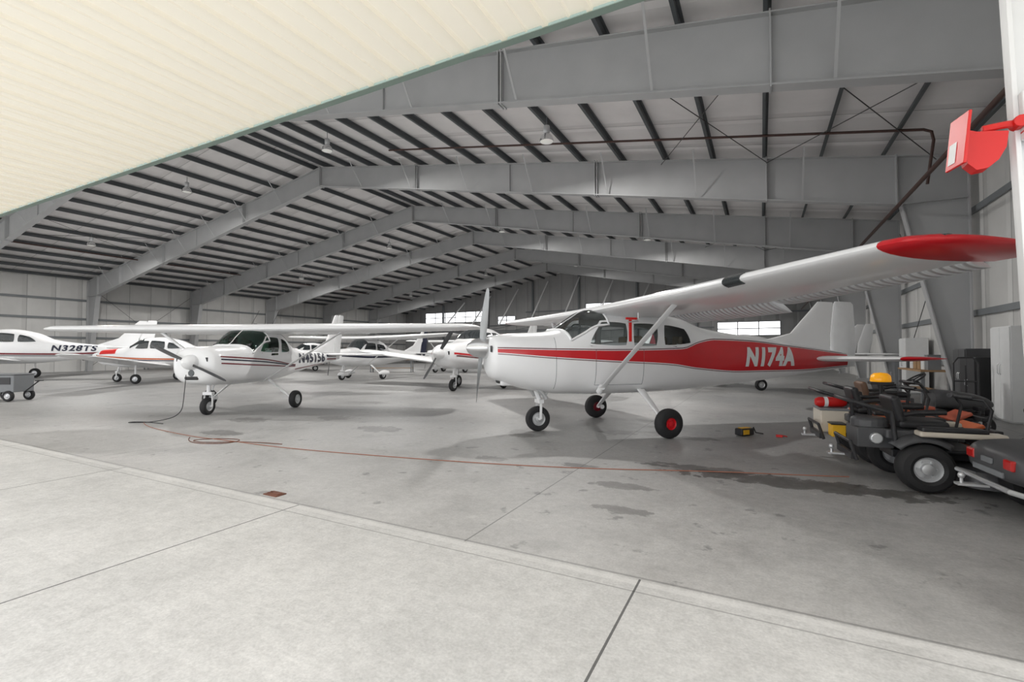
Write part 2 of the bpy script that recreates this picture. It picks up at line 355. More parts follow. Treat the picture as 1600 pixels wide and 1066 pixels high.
# rods
def rod(p0,p1,r=.012,m='blackp',name='brace_rod'):
    tag(MB().tube([p0,p1],r,6).obj(name,m),'thin steel cross-bracing rod under the roof','brace rod',group='bracing rods')
for xa,xb in ((-3.,.2),(.2,4.3),(-37,-33)):
    for k in (0,2):
        rod((xa,FY[k]+.2,zt(abs(xa-RX))-.15),(xb,FY[k+1]-.2,zt(abs(xb-RX))-.15)); rod((xb,FY[k]+.2,zt(abs(xb-RX))-.18),(xa,FY[k+1]-.2,zt(abs(xa-RX))-.18))
for k in (1,):
    rod((5.0,FY[k]+.2,.4),(5.0,FY[k+1]-.2,6.2)); rod((4.97,FY[k]+.2,6.2),(4.97,FY[k+1]-.2,.4))
    rod((-44.9,FY[k]+.2,.4),(-44.9,FY[k+1]-.2,6.2)); rod((-44.87,FY[k]+.2,6.2),(-44.87,FY[k+1]-.2,.4))
# pipes
def rz_(X): return zt(abs(X-RX))-.05
tag(MB().tube([(-13.6,15,rz_(-13.6)),(3.6,15,rz_(3.6)-.02),(3.75,15,rz_(3.6)-.1),(3.8,15.05,rz_(3.6)-.3),(3.7,15.2,5.62)],.034,10).obj('sprinkler_pipe','rust',smooth=40),'rust-red sprinkler branch pipe under the purlins','pipe')
tag(MB().tube([(3.4,TH+1,5.5),(3.4,YB-1,5.5)],.05,10).obj('sprinkler_main','rust',smooth=40),'rust-red sprinkler main running beside the frame knees','pipe')
for X in (-38.,):
    tag(MB().tube([(X,TH+6,rz_(X)-.1),(X,YB-1,rz_(X)-.1)],.04,8).obj('sprinkler_pipe','rust',smooth=40),'rust-red sprinkler pipe under the low roof slope','pipe')
# lamps
lamp=None
for Y in (13.4,28.,42.5):
    for X in (-5.8,-15.4,-25.3,-35.2):
        zc=roofz(X)+.03; loc=(X,Y,zc)
        if lamp is None:
            e=thing('high_bay_lamp','silver high-bay pendant lamp with clear bell reflector','ceiling lamp',loc,group='high-bay lamps'); lamp=e
            MB().tube([(0,0,.1),(0,0,-.18)],.012,8).obj('hanger',M['galv'],e)
            MB().revolve([(.02,-.16),(.09,-.17),(.10,-.2),(.10,-.36),(.07,-.40),(.05,-.40)],(0,0,0),(0,0,1),20).obj('ballast_housing','hub',e,smooth=40)
            MB().revolve([(.06,-.38),(.10,-.42),(.17,-.50),(.21,-.60),(.215,-.66),(.20,-.66),(.16,-.51),(.09,-.43)],(0,0,0),(0,0,1),24).obj('reflector','alu',e,smooth=40)
            MB().revolve([(0.,-.69),(.1,-.685),(.2,-.655),(.19,-.64),(0,-.64)],(0,0,0),(0,0,1),24).obj('lens','lens',e,smooth=40)
        else: copy_tree(lamp,loc)
        ld=bpy.data.lights.new('lamp_light','AREA'); ld.shape='DISK'; ld.size=.4; ld.energy=520 if Y<40 else 330; ld.color=(1,.98,.95)
        lo=bpy.data.objects.new('lamp_light',ld); COL.objects.link(lo); lo.location=(X,Y,zc-.71)
# ------------------------------------------------------------ aircraft
def pchip(xs,ys):
    n=len(xs); h=[xs[i+1]-xs[i] for i in range(n-1)]; d=[(ys[i+1]-ys[i])/h[i] for i in range(n-1)]; m=[0]*n
    m[0]=d[0]; m[-1]=d[-1]
    for i in range(1,n-1):
        if d[i-1]*d[i]<=0: m[i]=0
        else:
            w1=2*h[i]+h[i-1]; w2=h[i]+2*h[i-1]; m[i]=(w1+w2)/(w1/d[i-1]+w2/d[i])
    def f(x):
        x=min(max(x,xs[0]),xs[-1]); i=0
        while i<n-2 and x>xs[i+1]: i+=1
        t=(x-xs[i])/h[i]; t2,t3=t*t,t*t*t
        return (2*t3-3*t2+1)*ys[i]+(t3-2*t2+t)*h[i]*m[i]+(-2*t3+3*t2)*ys[i+1]+(t3-t2)*h[i]*m[i+1]
    return f
def winpoly(q,k=.15,g=1.,n=8):
    cx=sum(p[0] for p in q)/4; cz=sum(p[1] for p in q)/4; q=[(cx+(p[0]-cx)*g,cz+(p[1]-cz)*g) for p in q]; out=[]
    uv=[(-1+2*i/n,-1) for i in range(n)]+[(1,-1+2*i/n) for i in range(n)]+[(1-2*i/n,1) for i in range(n)]+[(-1,1-2*i/n) for i in range(n)]
    for u,v in uv:
        uu=u*math.sqrt(1-k*v*v); vv=v*math.sqrt(1-k*u*u); a=(uu+1)/2; c=(vv+1)/2
        out.append(((q[0][0]*(1-a)+q[1][0]*a)*(1-c)+(q[3][0]*(1-a)+q[2][0]*a)*c,(q[0][1]*(1-a)+q[1][1]*a)*(1-c)+(q[3][1]*(1-a)+q[2][1]*a)*c))
    return out
def inpoly(x,z,P):
    r=False; j=len(P)-1
    for i in range(len(P)):
        if (P[i][1]>z)!=(P[j][1]>z) and x<(P[j][0]-P[i][0])*(z-P[i][1])/(P[j][1]-P[i][1])+P[i][0]: r=not r
        j=i
    return r
class Fuse:
    def __init__(s,sec):
        sec=sorted(sec); xs=[q[0] for q in sec]; s.x0,s.x1=xs[0],xs[-1]
        s.F=[pchip(xs,[q[k] for q in sec]) for k in (1,2,3,4)]
    def P(s,x): 
        a,b_,w,n=[f(x) for f in s.F]; return (a+b_)/2,(a-b_)/2,w,n
    def pt(s,x,th,off=0):
        zc,h,w,n=s.P(x); c,q=math.cos(th),math.sin(th)
        return Vector((x,math.copysign(abs(c)**(2/n),c)*(w+off),zc+math.copysign(abs(q)**(2/n),q)*(h+off)))
    def theta(s,p):
        zc,h,w,n=s.P(p.x); u=p.y/w; v=(p.z-zc)/h
        return math.degrees(math.atan2(math.copysign(abs(v)**(n/2),v),math.copysign(abs(u)**(n/2),u)))
    def side(s,x,z,off=0):
        zc,h,w,n=s.P(x); r=min(abs((z-zc)/h),.995); return w*(1-r**n)**(1/n)+off
    def body(s,name,m,parent,nx=90,nt=48,skip=None):
        b=MB(); rows=[]
        for i in range(nx+1):
            x=s.x1+(s.x0-s.x1)*i/nx; rows.append([s.pt(x,2*math.pi*k/nt) for k in range(nt)])
        b.grid(rows,closeU=True,caps=True,skip=skip); return b.obj(name,m,parent,smooth=50)
    def strip(s,b,x0,x1,lo,hi,sd,nx=40,nz=6,off=.006,mi=0):
        rows=[]
        for i in range(nx+1):
            x=x0+(x1-x0)*i/nx; l,h=lo(x),hi(x); rows.append([Vector((x,sd*s.side(x,l+(h-l)*k/nz,off),l+(h-l)*k/nz)) for k in range(nz+1)])
        b.grid(rows,mi)
    def ring(s,b,q,sd,g0,g1,off=.009,mi=0,k=.15):
        A=winpoly(q,k,g0); B=winpoly(q,k,g1); A.append(A[0]); B.append(B[0])
        b.grid([[Vector((x,sd*s.side(x,z,off),z)) for x,z in A],[Vector((x,sd*s.side(x,z,off),z)) for x,z in B]],mi)
    def win(s,b,q,sd,off=.008,mi=0,k=.22,g=1.):
        n=8; rows=[]; cx=sum(p[0] for p in q)/4; cz=sum(p[1] for p in q)/4
        q=[(cx+(p[0]-cx)*g,cz+(p[1]-cz)*g) for p in q]
        for i in range(n+1):
            r=[]
            for j in range(n+1):
                u=-1+2*i/n; v=-1+2*j/n; uu=u*math.sqrt(1-k*v*v); vv=v*math.sqrt(1-k*u*u); a=(uu+1)/2; c=(vv+1)/2
                x=(q[0][0]*(1-a)+q[1][0]*a)*(1-c)+(q[3][0]*(1-a)+q[2][0]*a)*c; z=(q[0][1]*(1-a)+q[1][1]*a)*(1-c)+(q[3][1]*(1-a)+q[2][1]*a)*c
                r.append(Vector((x,sd*s.side(x,z,off),z)))
            rows.append(r)
        b.grid(rows,mi)
    def shield(s,b,x0,x1,t0,t1,off=.008,mi=0,slant=0.):
        rows=[]
        for i in range(13):
            r=[]
            for k in range(25):
                th=math.radians(t0+(t1-t0)*k/24); sl=slant*abs(math.cos(th)); x=x0+(x1-x0)*i/12-sl; r.append(s.pt(x,th,off))
            rows.append(r)
        b.grid(rows,mi)
        return rows
def torus(b,c,R,r,rot,mi=0,n=24):
    pts=[]
    for k in range(n+1):
        a=2*math.pi*k/n; pts.append(Vector(c)+rot@Vector((math.cos(a)*R,math.sin(a)*R,0)))
    b.tube(pts,r,8,mi,cap=False)
def cabin(fz,e,wins,sh,glass,frame='white',nx=260,nt=128,seatm='tan',zs=1.05,pan=1.2,sw=.6):
    """open window apertures, clear glazing, seats and panel. sh=(x0,x1,t0,t1,slant)"""
    polys=[winpoly(q) for q in wins]; x0,x1,t0,t1,sl=sh
    xa=min(min(p[0] for p in P) for P in polys)-.05
    def skip(p):
        if p.x<xa or p.x>x0+.05 or p.z<1.2: return False
        if any(inpoly(p.x,p.z,P) for P in polys) and abs(p.y)>.25: return True
        th=fz.theta(p)
        if t0<=th<=t1:
            c=sl*abs(math.cos(math.radians(th)))
            if x1-c<=p.x<=x0-c: return True
        return False
    fz.body('fuselage',frame,e,nx,nt,skip)
    for sd in (1,-1):
        for q in wins:
            b=MB(); fz.ring(b,q,sd,.94,1.08,.009,0); fz.win(b,q,sd,.004,1,.15,1.03); b.obj('side_window',[frame,glass],e,smooth=60)
    b=MB(); rows=fz.shield(b,x0,x1,t0,t1,.004,0,sl)
    R=rows; edge=R[0]+[r[-1] for r in R[1:]]+R[-1][::-1][1:]+[r[0] for r in R[::-1]][1:]
    b.tube(edge,.022,8,1,cap=False); b.tube([r[12] for r in R],.010,6,1); b.obj('windshield',[glass,frame],e,smooth=60)
    for sx,ys in ((.25,(-.27,.27)),(-.65,(-.25,.25))):
        for y in ys:
            MB().box((sx,y,zs),(.46,.42,.14)).box((sx-.25,y,zs+.30),(.12,.40,.52),0,Matrix.Rotation(-.18,4,'Y')).box((sx-.32,y,zs+.62),(.09,.24,.16)).obj('seat',seatm,e,bevel=.03)
    MB().box((pan,0,1.50),(.12,.98,.30)).obj('instrument_panel','blackp',e,bevel=.03)
    b=MB()
    for y in (-.27,.27): torus(b,(pan-.20,y,1.50),.13,.014,Matrix.Rotation(math.radians(90),3,'Y')); b.tube([(pan-.2,y,1.5),(pan,y,1.5)],.015,8)
    b.obj('control_yoke','blackp',e,smooth=50)
def text_on(fz,parent,txt,x0,zbase,width,height,sd,m,italic=.12,off=.014,name='registration',bold=.035):
    cu=bpy.data.curves.new('t','FONT'); cu.body=txt; cu.offset=bold; cu.resolution_u=3; cu.space_character=1.12
    o=bpy.data.objects.new('t',cu); COL.objects.link(o); bpy.context.view_layer.update()
    me=bpy.data.meshes.new_from_object(o); bpy.data.objects.remove(o)
    xs=[v.co.x for v in me.vertices]; ys=[v.co.y for v in me.vertices]; sx=width/(max(xs)-min(xs)); sz=height/(max(ys)-min(ys)); mx,my=min(xs),min(ys)
    for v in me.vertices: v.co=((v.co.x-mx)*sx,(v.co.y-my)*sz,0)
    bm=bmesh.new(); bm.from_mesh(me)
    for ax,ext in ((0,width),(1,height)):
        k=.05
        while k<ext:
            no=(1,0,0) if ax==0 else (0,1,0); co=(k,0,0) if ax==0 else (0,k,0)
            bmesh.ops.bisect_plane(bm,geom=bm.verts[:]+bm.edges[:]+bm.faces[:],plane_co=co,plane_no=no); k+=.05
    bm.to_mesh(me); bm.free()
    for v in me.vertices:
        tx,tz=v.co.x,v.co.y
        if sd>0: x=x0-tx-italic*tz
        else: x=x0-width+tx+italic*tz
        z=zbase+tz; v.co=(x,sd*fz.side(x,z,off),z)
    me.materials.clear(); me.materials.append(M[m]); o=bpy.data.objects.new(name,me); COL.objects.link(o); o.parent=parent; return o
def wheel(parent,loc,r,w,hub='hub',name='wheel',q=.54):
    k=(1-q)
    p=[(r*q,-w*.30),(r*q,-w*.42),(r*(q+.25*k),-w*.5),(r*(q+.7*k),-w*.46),(r*.97,-w*.3),(r,-w*.12),(r,w*.12),(r*.97,w*.3),(r*(q+.7*k),w*.46),(r*(q+.25*k),w*.5),(r*q,w*.42),(r*q,w*.30)]
    b=MB().revolve(p,(0,0,0),(0,1,0),32,close=True); t=b.obj(name,'black',parent,smooth=35,loc=loc)
    h=MB(); q=q+.01
    for s_ in (-1,1):
        h.revolve([(r*q,s_*w*.42),(r*q*.95,s_*w*.38),(r*q*.8,s_*w*.25),(r*q*.48,s_*w*.28),(r*q*.42,s_*w*.42),(r*q*.2,s_*w*.46),(0,s_*w*.46)],(0,0,0),(0,1,0),24)
        for j in range(6):
            a=j*math.pi/3; h.box((math.cos(a)*r*q*.64,s_*w*.29,math.sin(a)*r*q*.64),(r*.08,w*.1,r*.08))
    h.obj('hub',hub,t,smooth=40); return t
def propeller(parent,x,z,R,phi,m,spinm,slen=.36,sr=.19,cw=1.):
    b=MB()
    for k in range(2):
        ph=phi+k*math.pi; d=Vector((0,math.sin(ph),math.cos(ph))); tg=Vector((0,math.cos(ph),-math.sin(ph))); secs=[]
        for r,ch,tw,th in ((.10,.09,60,.07),(.2*R,.12,52,.05),(.4*R,.165,38,.028),(.65*R,.16,27,.02),(.85*R,.135,21,.014),(.96*R,.10,18,.01),(R,.04,17,.006)):
            ch*=cw; t=math.radians(tw); cd=tg*math.cos(t)-Vector((1,0,0))*math.sin(t); nn=Vector((1,0,0))*math.cos(t)+tg*math.sin(t)
            c=d*r; secs.append((c+cd*ch*.45,c-cd*ch*.55,th,nn))
        b.foil(secs,6)
    p=b.obj('propeller',m,parent,smooth=50,loc=(x+.1,0,z))
    prof=[(sr*1.0,-.02),(sr,.03)]+[(sr*math.sqrt(max(0,1-(i/9)**1.8)),.03+slen*i/9) for i in range(1,10)]
    MB().revolve([(0,-.03)]+prof,(x,0,z),(1,0,0),28).obj('spinner',spinm,parent,smooth=50)
def mirror(secs,sd): return [((a[0],sd*a[1],a[2]),(c[0],sd*c[1],c[2]),t,n) for a,c,t,n in secs]
def wing(e,secs,tip,white,tipm,flap,ail,ribbed):
    def sc(q): return ((q[1],q[0],q[2]),(q[3],q[0],q[4]),q[5],(0,0,1))
    def at(y):
        for p,q in zip(secs,secs[1:]):
            if p[0]<=y<=q[0]+1e-6:
                t=(y-p[0])/(q[0]-p[0]); return tuple(p[i]+(q[i]-p[i])*t for i in range(6))
        return secs[-1]
    for sd in (1,-1):
        MB().foil(mirror([sc(q) for q in secs],sd),10,0,.78).obj('wing',white,e,smooth=45)
        MB().foil(mirror([sc(q) for q in tip],sd),10,0,1.).obj('wing_tip',tipm,e,smooth=60)
        for nm,(y0,y1,dr) in (('flap',flap),('aileron',ail)):
            ss=[]
            ys=[y0]+[q[0] for q in secs if y0<q[0]<y1]+[y1]
            for y in ys:
                q=at(y); LE=Vector((q[1]+(q[3]-q[1])*.785,y,q[2]+(q[4]-q[2])*.785)); TE=Vector((q[3],y,q[4]-dr)); ss.append((LE,TE,q[5]*.42,(0,0,1)))
            MB().foil(mirror(ss,sd),6,0,1,up=.55).obj(nm,ribbed,e,smooth=40)
def fin_poly(e,name,pts,th,m,tipm=None):
    secs=[((a[0],0,a[1]),(c[0],0,c[1]),th*(1-.5*i/(len(pts)-1)),(0,1,0)) for i,(a,c) in enumerate(pts)]
    MB().foil(secs,8,up=.5).obj(name,m,e,smooth=45)
def stab(e,secs,m,tipm):
    for sd in (1,-1):
        s3=[((q[1],q[0],q[2]),(q[3],q[0],q[2]),q[4],(0,0,1)) for q in secs]
        MB().foil(mirror(s3[:-2],sd),8,up=.5).obj('horizontal_stabilizer',m,e,smooth=45)
        MB().foil(mirror(s3[-3:],sd),8,up=.5,off=.003).obj('stabilizer_tip',tipm,e,smooth=45)
def nose_gear(e,x,r,w,ztop,m='white',hub='hub',xt=None,pant=False):
    xt=xt if xt is not None else x-.12
    MB().tube([(xt,0,ztop),(x-.03,0,r*2+.12)],.045,12).obj('nose_strut',m,e,smooth=40)
    b=MB()
    for s_ in (1,-1): b.beam((x-.02,s_*(w/2+.03),r),(x-.03,s_*(w/2+.025),r*2+.06),.045,.02,side=(1,0,0))
    b.box((x-.03,0,r*2+.09),(.10,w+.09,.07)); b.tube([(x,-w/2-.05,r),(x,w/2+.05,r)],.02,8)
    b.beam((x-.14,0,r*2+.15),(x-.2,0,r*2+.28),.04,.02); b.beam((x-.2,0,r*2+.28),(xt-.03,0,ztop-.05),.04,.02)
    b.obj('nose_fork',m,e,bevel=.006)
    wheel(e,(x,0,r),r,w,hub)
    if pant: pantf(e,(x,0,r),r,w)
def pantf(e,c,r,w):
    b=MB(); rows=[]
    for i in range(11):
        t=i/10; x=r*1.3-t*r*3.6; k=math.sqrt(max(.02,math.sin(math.pi*min(1,t*1.25+.02)/1.3 if t<.99 else .05))); 
        rows.append([Vector((c[0]+x,c[1]+(w/2+.045)*k*math.cos(a),c[2]+.08+(r*.85)*k*math.sin(a)*(1 if math.sin(a)>0 else .55))) for a in [2*math.pi*j/14 for j in range(14)]])
    b.grid(rows,closeU=True,caps=True).obj('wheel_fairing','white',e,smooth=60)
def spring_gear(e,y0,z0,y1,r,w,x=0.,hub='hub',pant=False,m='white',q=.54):
    for sd in (1,-1):
        secs=[]
        for t in (0,.25,.5,.75,1.):
            y=y0+(y1-w/2-.03-y0)*t; z=z0+(r+.02-z0)*t; ch=.16-.07*t; secs.append(((x+ch/2,sd*y,z),(x-ch/2,sd*y,z),.035,(0,sd*.6,.8)))
        MB().foil(secs,6,up=.5).tube([(x,sd*(y1-w/2-.06),r),(x,sd*(y1),r)],.025,8).tube([(x-.09,sd*(y1-w/2-.05),r),(x-.09,sd*(y1-w/2-.01),r)],.05,10).obj('main_gear_leg',m,e,smooth=45)
        wheel(e,(x,sd*y1,r),r,w,hub if (sd>0 or hub!='red') else 'maroon',q=q)
        if pant: pantf(e,(x,sd*y1,r),r,w)
def cowl_inlets(fz,e,x,z,dy,m='blackp',w=.13,h=.07):
    for s_ in (1,-1):
        MB().box((x+.004,s_*dy,z),(.02,w,h*1.6)).obj('cooling_inlet',m,e,bevel=.025,seg=3)
def heading(e,ha,hb): e.rotation_euler=(0,0,math.atan2(hb,ha)+YAW)
# ---------- red and white high-wing
x,y=site(2.24,9.3)
e=thing('airplane','white high-wing propeller airplane with broad red side stripe','airplane',(x,y,0)); heading(e,-.956,-.292)
fz=Fuse([(2.82,1.66,1.10,.26,2.2),(2.76,1.72,1.0,.38,2.5),(2.6,1.76,.93,.46,2.8),(2.2,1.79,.80,.54,3),(1.75,1.82,.71,.59,3),(1.55,1.87,.69,.61,3),(1.25,2.05,.68,.62,3.1),(.92,2.23,.67,.63,3.5),(.3,2.27,.67,.63,3.6),(-.9,2.14,.69,.58,3.1),(-1.6,1.94,.73,.5,2.7),(-3.,1.76,.83,.35,2.4),(-4.5,1.58,.98,.2,2.2),(-5.75,1.42,1.10,.05,2.)])
cabin(fz,e,([(1.16,1.57),(.34,1.54),(.34,1.99),(.88,2.01)],[(.25,1.54),(-.28,1.54),(-.32,1.98),(.25,1.99)],[(-.40,1.55),(-1.08,1.60),(-.94,1.90),(-.42,1.98)]),(1.62,.90,24,156,.20),'clear')
lo=pchip([-5.7,-3.9,-2.4,-1.2,-.6,.7,1.7,2.7],[1.15,1.07,1.07,1.15,1.23,1.30,1.36,1.44]); hi=pchip([-5.7,-3.9,-2.6,-1.7,-1.25,-.85,.7,1.7,2.7],[1.38,1.55,1.66,1.68,1.62,1.50,1.47,1.48,1.50])
b=MB()
for sd in (1,-1): 
    fz.strip(b,2.72,-5.65,lo,hi,sd,80,8,.006,0)
    fz.strip(b,2.72,-5.65,lambda q:lo(q)-.03,lambda q:lo(q)-.018,sd,80,1,.007,1); fz.strip(b,2.72,-5.65,lambda q:hi(q)+.015,lambda q:hi(q)+.03,sd,80,1,.007,1)
b.obj('side_stripe',['red','darkred'],e,smooth=60)
for sd in (1,-1):
    b=MB()
    for q0,q1 in (((.98,.86),(.98,1.5)),((.02,.86),(.02,1.5)),((.98,.86),(.02,.86))):
        b.tube([(q0[0]+(q1[0]-q0[0])*t/8,sd*fz.side(q0[0]+(q1[0]-q0[0])*t/8,q0[1]+(q1[1]-q0[1])*t/8,.003),q0[1]+(q1[1]-q0[1])*t/8) for t in range(9)],.004,6)
    b.obj('door_seam','grey',e)
    MB().tube([(1.72,sd*fz.side(1.72,z/20,.002),z/20) for z in range(16,35)],.004,6).obj('cowl_seam','grey',e)
text_on(fz,e,'N174A',-2.45,1.14,1.42,.41,1,'lightwhite',italic=.18,bold=.06); text_on(fz,e,'N174A',-2.45,1.14,1.42,.41,-1,'lightwhite',bold=.06)
propeller(e,2.80,1.52,1.10,math.radians(24),'propw','alu')
cowl_inlets(fz,e,2.80,1.50,.27)
MB().box((2.45,0,.93),(.3,.36,.16),0).box((2.58,0,.93),(.08,.28,.1),1).obj('chin_scoop',['white','blackp'],e,bevel=.04)
for sd in (1,-1): MB().tube([(2.0,sd*.3,.86),(1.85,sd*.3,.70),(1.8,sd*.3,.62)],.04,10).obj('exhaust_pipe','hub',e,smooth=40)
W=[(.0,.92,2.20,-.92,2.14,.24),(.6,.92,2.20,-.92,2.14,.24),(2.9,.92,2.23,-.92,2.17,.23),(5.40,.88,2.31,-.58,2.27,.15)]
TP=[(5.40,.88,2.31,-.58,2.27,.155),(5.55,.86,2.315,-.58,2.275,.14),(5.68,.74,2.32,-.57,2.28,.11),(5.78,.49,2.325,-.52,2.29,.07),(5.83,.14,2.33,-.43,2.295,.03)]
wing(e,W,TP,'white','red',(.75,2.95,.16),(2.99,5.38,.05),'ribbed')
for sd in (1,-1):
    MB().foil(mirror([((.95,.6,.76),(.84,.6,.76),.05,(0,.5,.8)),((.65,2.35,2.14),(.54,2.35,2.14),.05,(0,.5,.8))],sd),6,up=.5).tube([(.89,sd*.56,.74),(.89,sd*.66,.83)],.06,10).obj('wing_strut','white',e,smooth=45)
b=MB().foil([((.925,3.68,2.252),(-.80,3.68,2.20),.21,(0,0,1)),((.915,3.93,2.262),(-.75,3.93,2.21),.20,(0,0,1))],8,0,.055,.004); b.obj('landing_light','glass',e,smooth=60)
MB().foil([((.66,5.62,2.34),(.39,5.62,2.34),.05,(0,0,1)),((.60,5.72,2.35),(.44,5.72,2.35),.03,(0,0,1))],5).obj('navigation_light','glass',e,smooth=50)
MB().tube([(.55,1.3,2.10),(.55,1.3,1.96),(.75,1.3,1.94)],.012,8).obj('pitot_tube','hub',e); MB().box((.7,1.3,1.80),(.05,.012,.36)).box((.68,1.3,2.0),(.2,.03,.035)).obj('warning_streamer','signred',e)
fin_poly(e,'fin',[((-3.3,1.70),(-5.2,1.42)),((-4.05,1.86),(-5.2,1.86)),((-4.72,2.46),(-5.3,2.46)),((-4.85,2.58),(-5.3,2.58))],.13,'white')
fin_poly(e,'rudder',[((-5.22,1.08),(-5.95,1.12)),((-5.22,1.86),(-5.98,1.86)),((-5.32,2.54),(-5.92,2.54)),((-5.36,2.60),(-5.85,2.60))],.11,'ribbed')
stab(e,[(.05,-4.55,1.30,-5.85,.13),(1.5,-4.75,1.31,-5.82,.11),(1.75,-4.8,1.315,-5.78,.09),(1.95,-4.95,1.32,-5.7,.07),(2.05,-5.15,1.32,-5.6,.03)],'white','red')
spring_gear(e,.48,.76,1.33,.25,.18,hub='red',q=.40); nose_gear(e,1.85,.23,.15,.92,xt=1.95)
MB().tube([(.2,0,2.3),(.2,0,2.36)],.05,10).tube([(-.3,0,2.25),(-.55,0,2.62)],.006,6).tube([(-1.1,.2,2.1),(-1.4,.2,2.5)],.006,6).obj('antenna','blackp',e)
# ---------- smaller white high-wing
x,y=site(-6.85,12.6)
e=thing('airplane','small white high-wing trainer airplane with maroon stripes','airplane',(x,y,0)); heading(e,-.1,-.995)
fz=Fuse([(2.10,1.46,.86,.34,2.3),(2.04,1.53,.78,.48,2.6),(1.85,1.57,.71,.56,3),(1.3,1.59,.67,.60,3.1),(1.05,1.60,.66,.60,3.1),(.9,1.64,.66,.60,3.1),(.62,1.86,.66,.61,3.2),(.34,2.02,.66,.61,3.5),(-.2,2.07,.66,.60,3.5),(-.75,1.98,.69,.52,3),(-1.15,1.76,.73,.45,2.7),(-1.6,1.6,.79,.37,2.5),(-3.,1.47,.97,.22,2.3),(-4.7,1.38,1.15,.05,2)])
cabin(fz,e,([(.66,1.44),(-.22,1.42),(-.24,1.84),(.30,1.85)],[(-.32,1.42),(-.92,1.45),(-.72,1.75),(-.34,1.83)]),(.98,.33,20,160,.15),'clearg','white',220,96,'tan',.98,.78)
b=MB(); fz.shield(b,-.78,-1.25,45,135,.008,0,0); b.obj('rear_window','greenglass',e,smooth=60)
b=MB()
for sd in (1,-1):
    for k,mi in ((0,0),(.09,1),(.15,0)):
        l2=pchip([-4.6,-3.2,-1.5,.5,1.9],[1.30+k*.3,1.13+k*.3,1.02+k*.3,1.10+k,1.18+k]); fz.strip(b,1.9,-1.35,l2,(lambda q,l=l2:l(q)+.03),sd,40,1,.006,mi)
    fz.strip(b,-1.4,-3.5,lambda q:.93+(-1.4-q)*.055,lambda q:.96+(-1.4-q)*.055,sd,30,1,.006,0)
    fz.strip(b,-3.75,-4.6,lambda q:1.18,lambda q:1.23,sd,20,2,.006,0); fz.strip(b,-3.75,-4.6,lambda q:1.28,lambda q:1.36,sd,20,2,.008,1)
b.obj('side_stripe',['maroon','navy'],e,smooth=60)
text_on(fz,e,'N45156',-1.60,1.12,1.95,.30,1,'navy'); text_on(fz,e,'N45156',-1.60,1.12,1.95,.30,-1,'navy')
propeller(e,2.10,1.22,.98,math.radians(-66),'prop','white',.20,.17,.52)
cowl_inlets(fz,e,2.08,1.28,.28,w=.19,h=.06)
MB().box((2.02,0,.87),(.2,.32,.08),0).obj('intake_scoop','blackp',e,bevel=.03)
MB().revolve([(0,0),(.07,.0),(.08,-.03)],(2.11,.0,.98),(1,0,0),16).obj('landing_light','glass',e)
W=[(.0,.44,2.03,-1.24,2.00,.26),(2.6,.44,2.04,-1.22,2.01,.25),(5.65,.35,2.07,-.85,2.06,.16)]
TP=[(5.65,.35,2.07,-.85,2.06,.162),(5.85,.28,2.07,-.85,2.06,.13),(6.0,.1,2.07,-.8,2.06,.08),(6.08,-.15,2.07,-.7,2.06,.03)]
wing(e,W,TP,'white','white',(.65,2.7,.05),(2.75,5.6,.02),'ribbed')
for sd in (1,-1):
    MB().foil(mirror([((.36,.54,.72),(.22,.54,.72),.07,(0,.5,.8)),((.16,2.5,1.96),(.02,2.5,1.96),.07,(0,.5,.8))],sd),6,up=.5).obj('wing_strut','white',e,smooth=45)
fin_poly(e,'fin',[((-3.1,1.47),(-4.5,1.38)),((-3.9,1.75),(-4.55,1.75)),((-4.55,2.7),(-4.9,2.7)),((-4.65,2.78),(-4.9,2.78))],.10,'white')
fin_poly(e,'rudder',[((-4.5,1.15),(-5.0,1.2)),((-4.57,1.75),(-5.1,1.8)),((-4.92,2.76),(-5.3,2.76)),((-4.98,2.80),(-5.25,2.80))],.09,'lightwhite')
stab(e,[(.03,-3.8,1.36,-4.9,.10),(1.4,-4.05,1.36,-4.85,.08),(1.6,-4.1,1.36,-4.83,.07),(1.75,-4.25,1.36,-4.78,.05),(1.82,-4.4,1.36,-4.7,.02)],'white','white')
spring_gear(e,.45,.74,1.2,.225,.16); nose_gear(e,1.6,.20,.14,.86,xt=1.55)
MB().tube([(-.1,0,2.1),(-.1,0,2.2)],.04,10).tube([(-.3,.3,2.1),(-.7,.3,2.6)],.006,6).tube([(-.3,-.3,2.1),(-.7,-.3,2.6)],.006,6).obj('antenna','blackp',e)
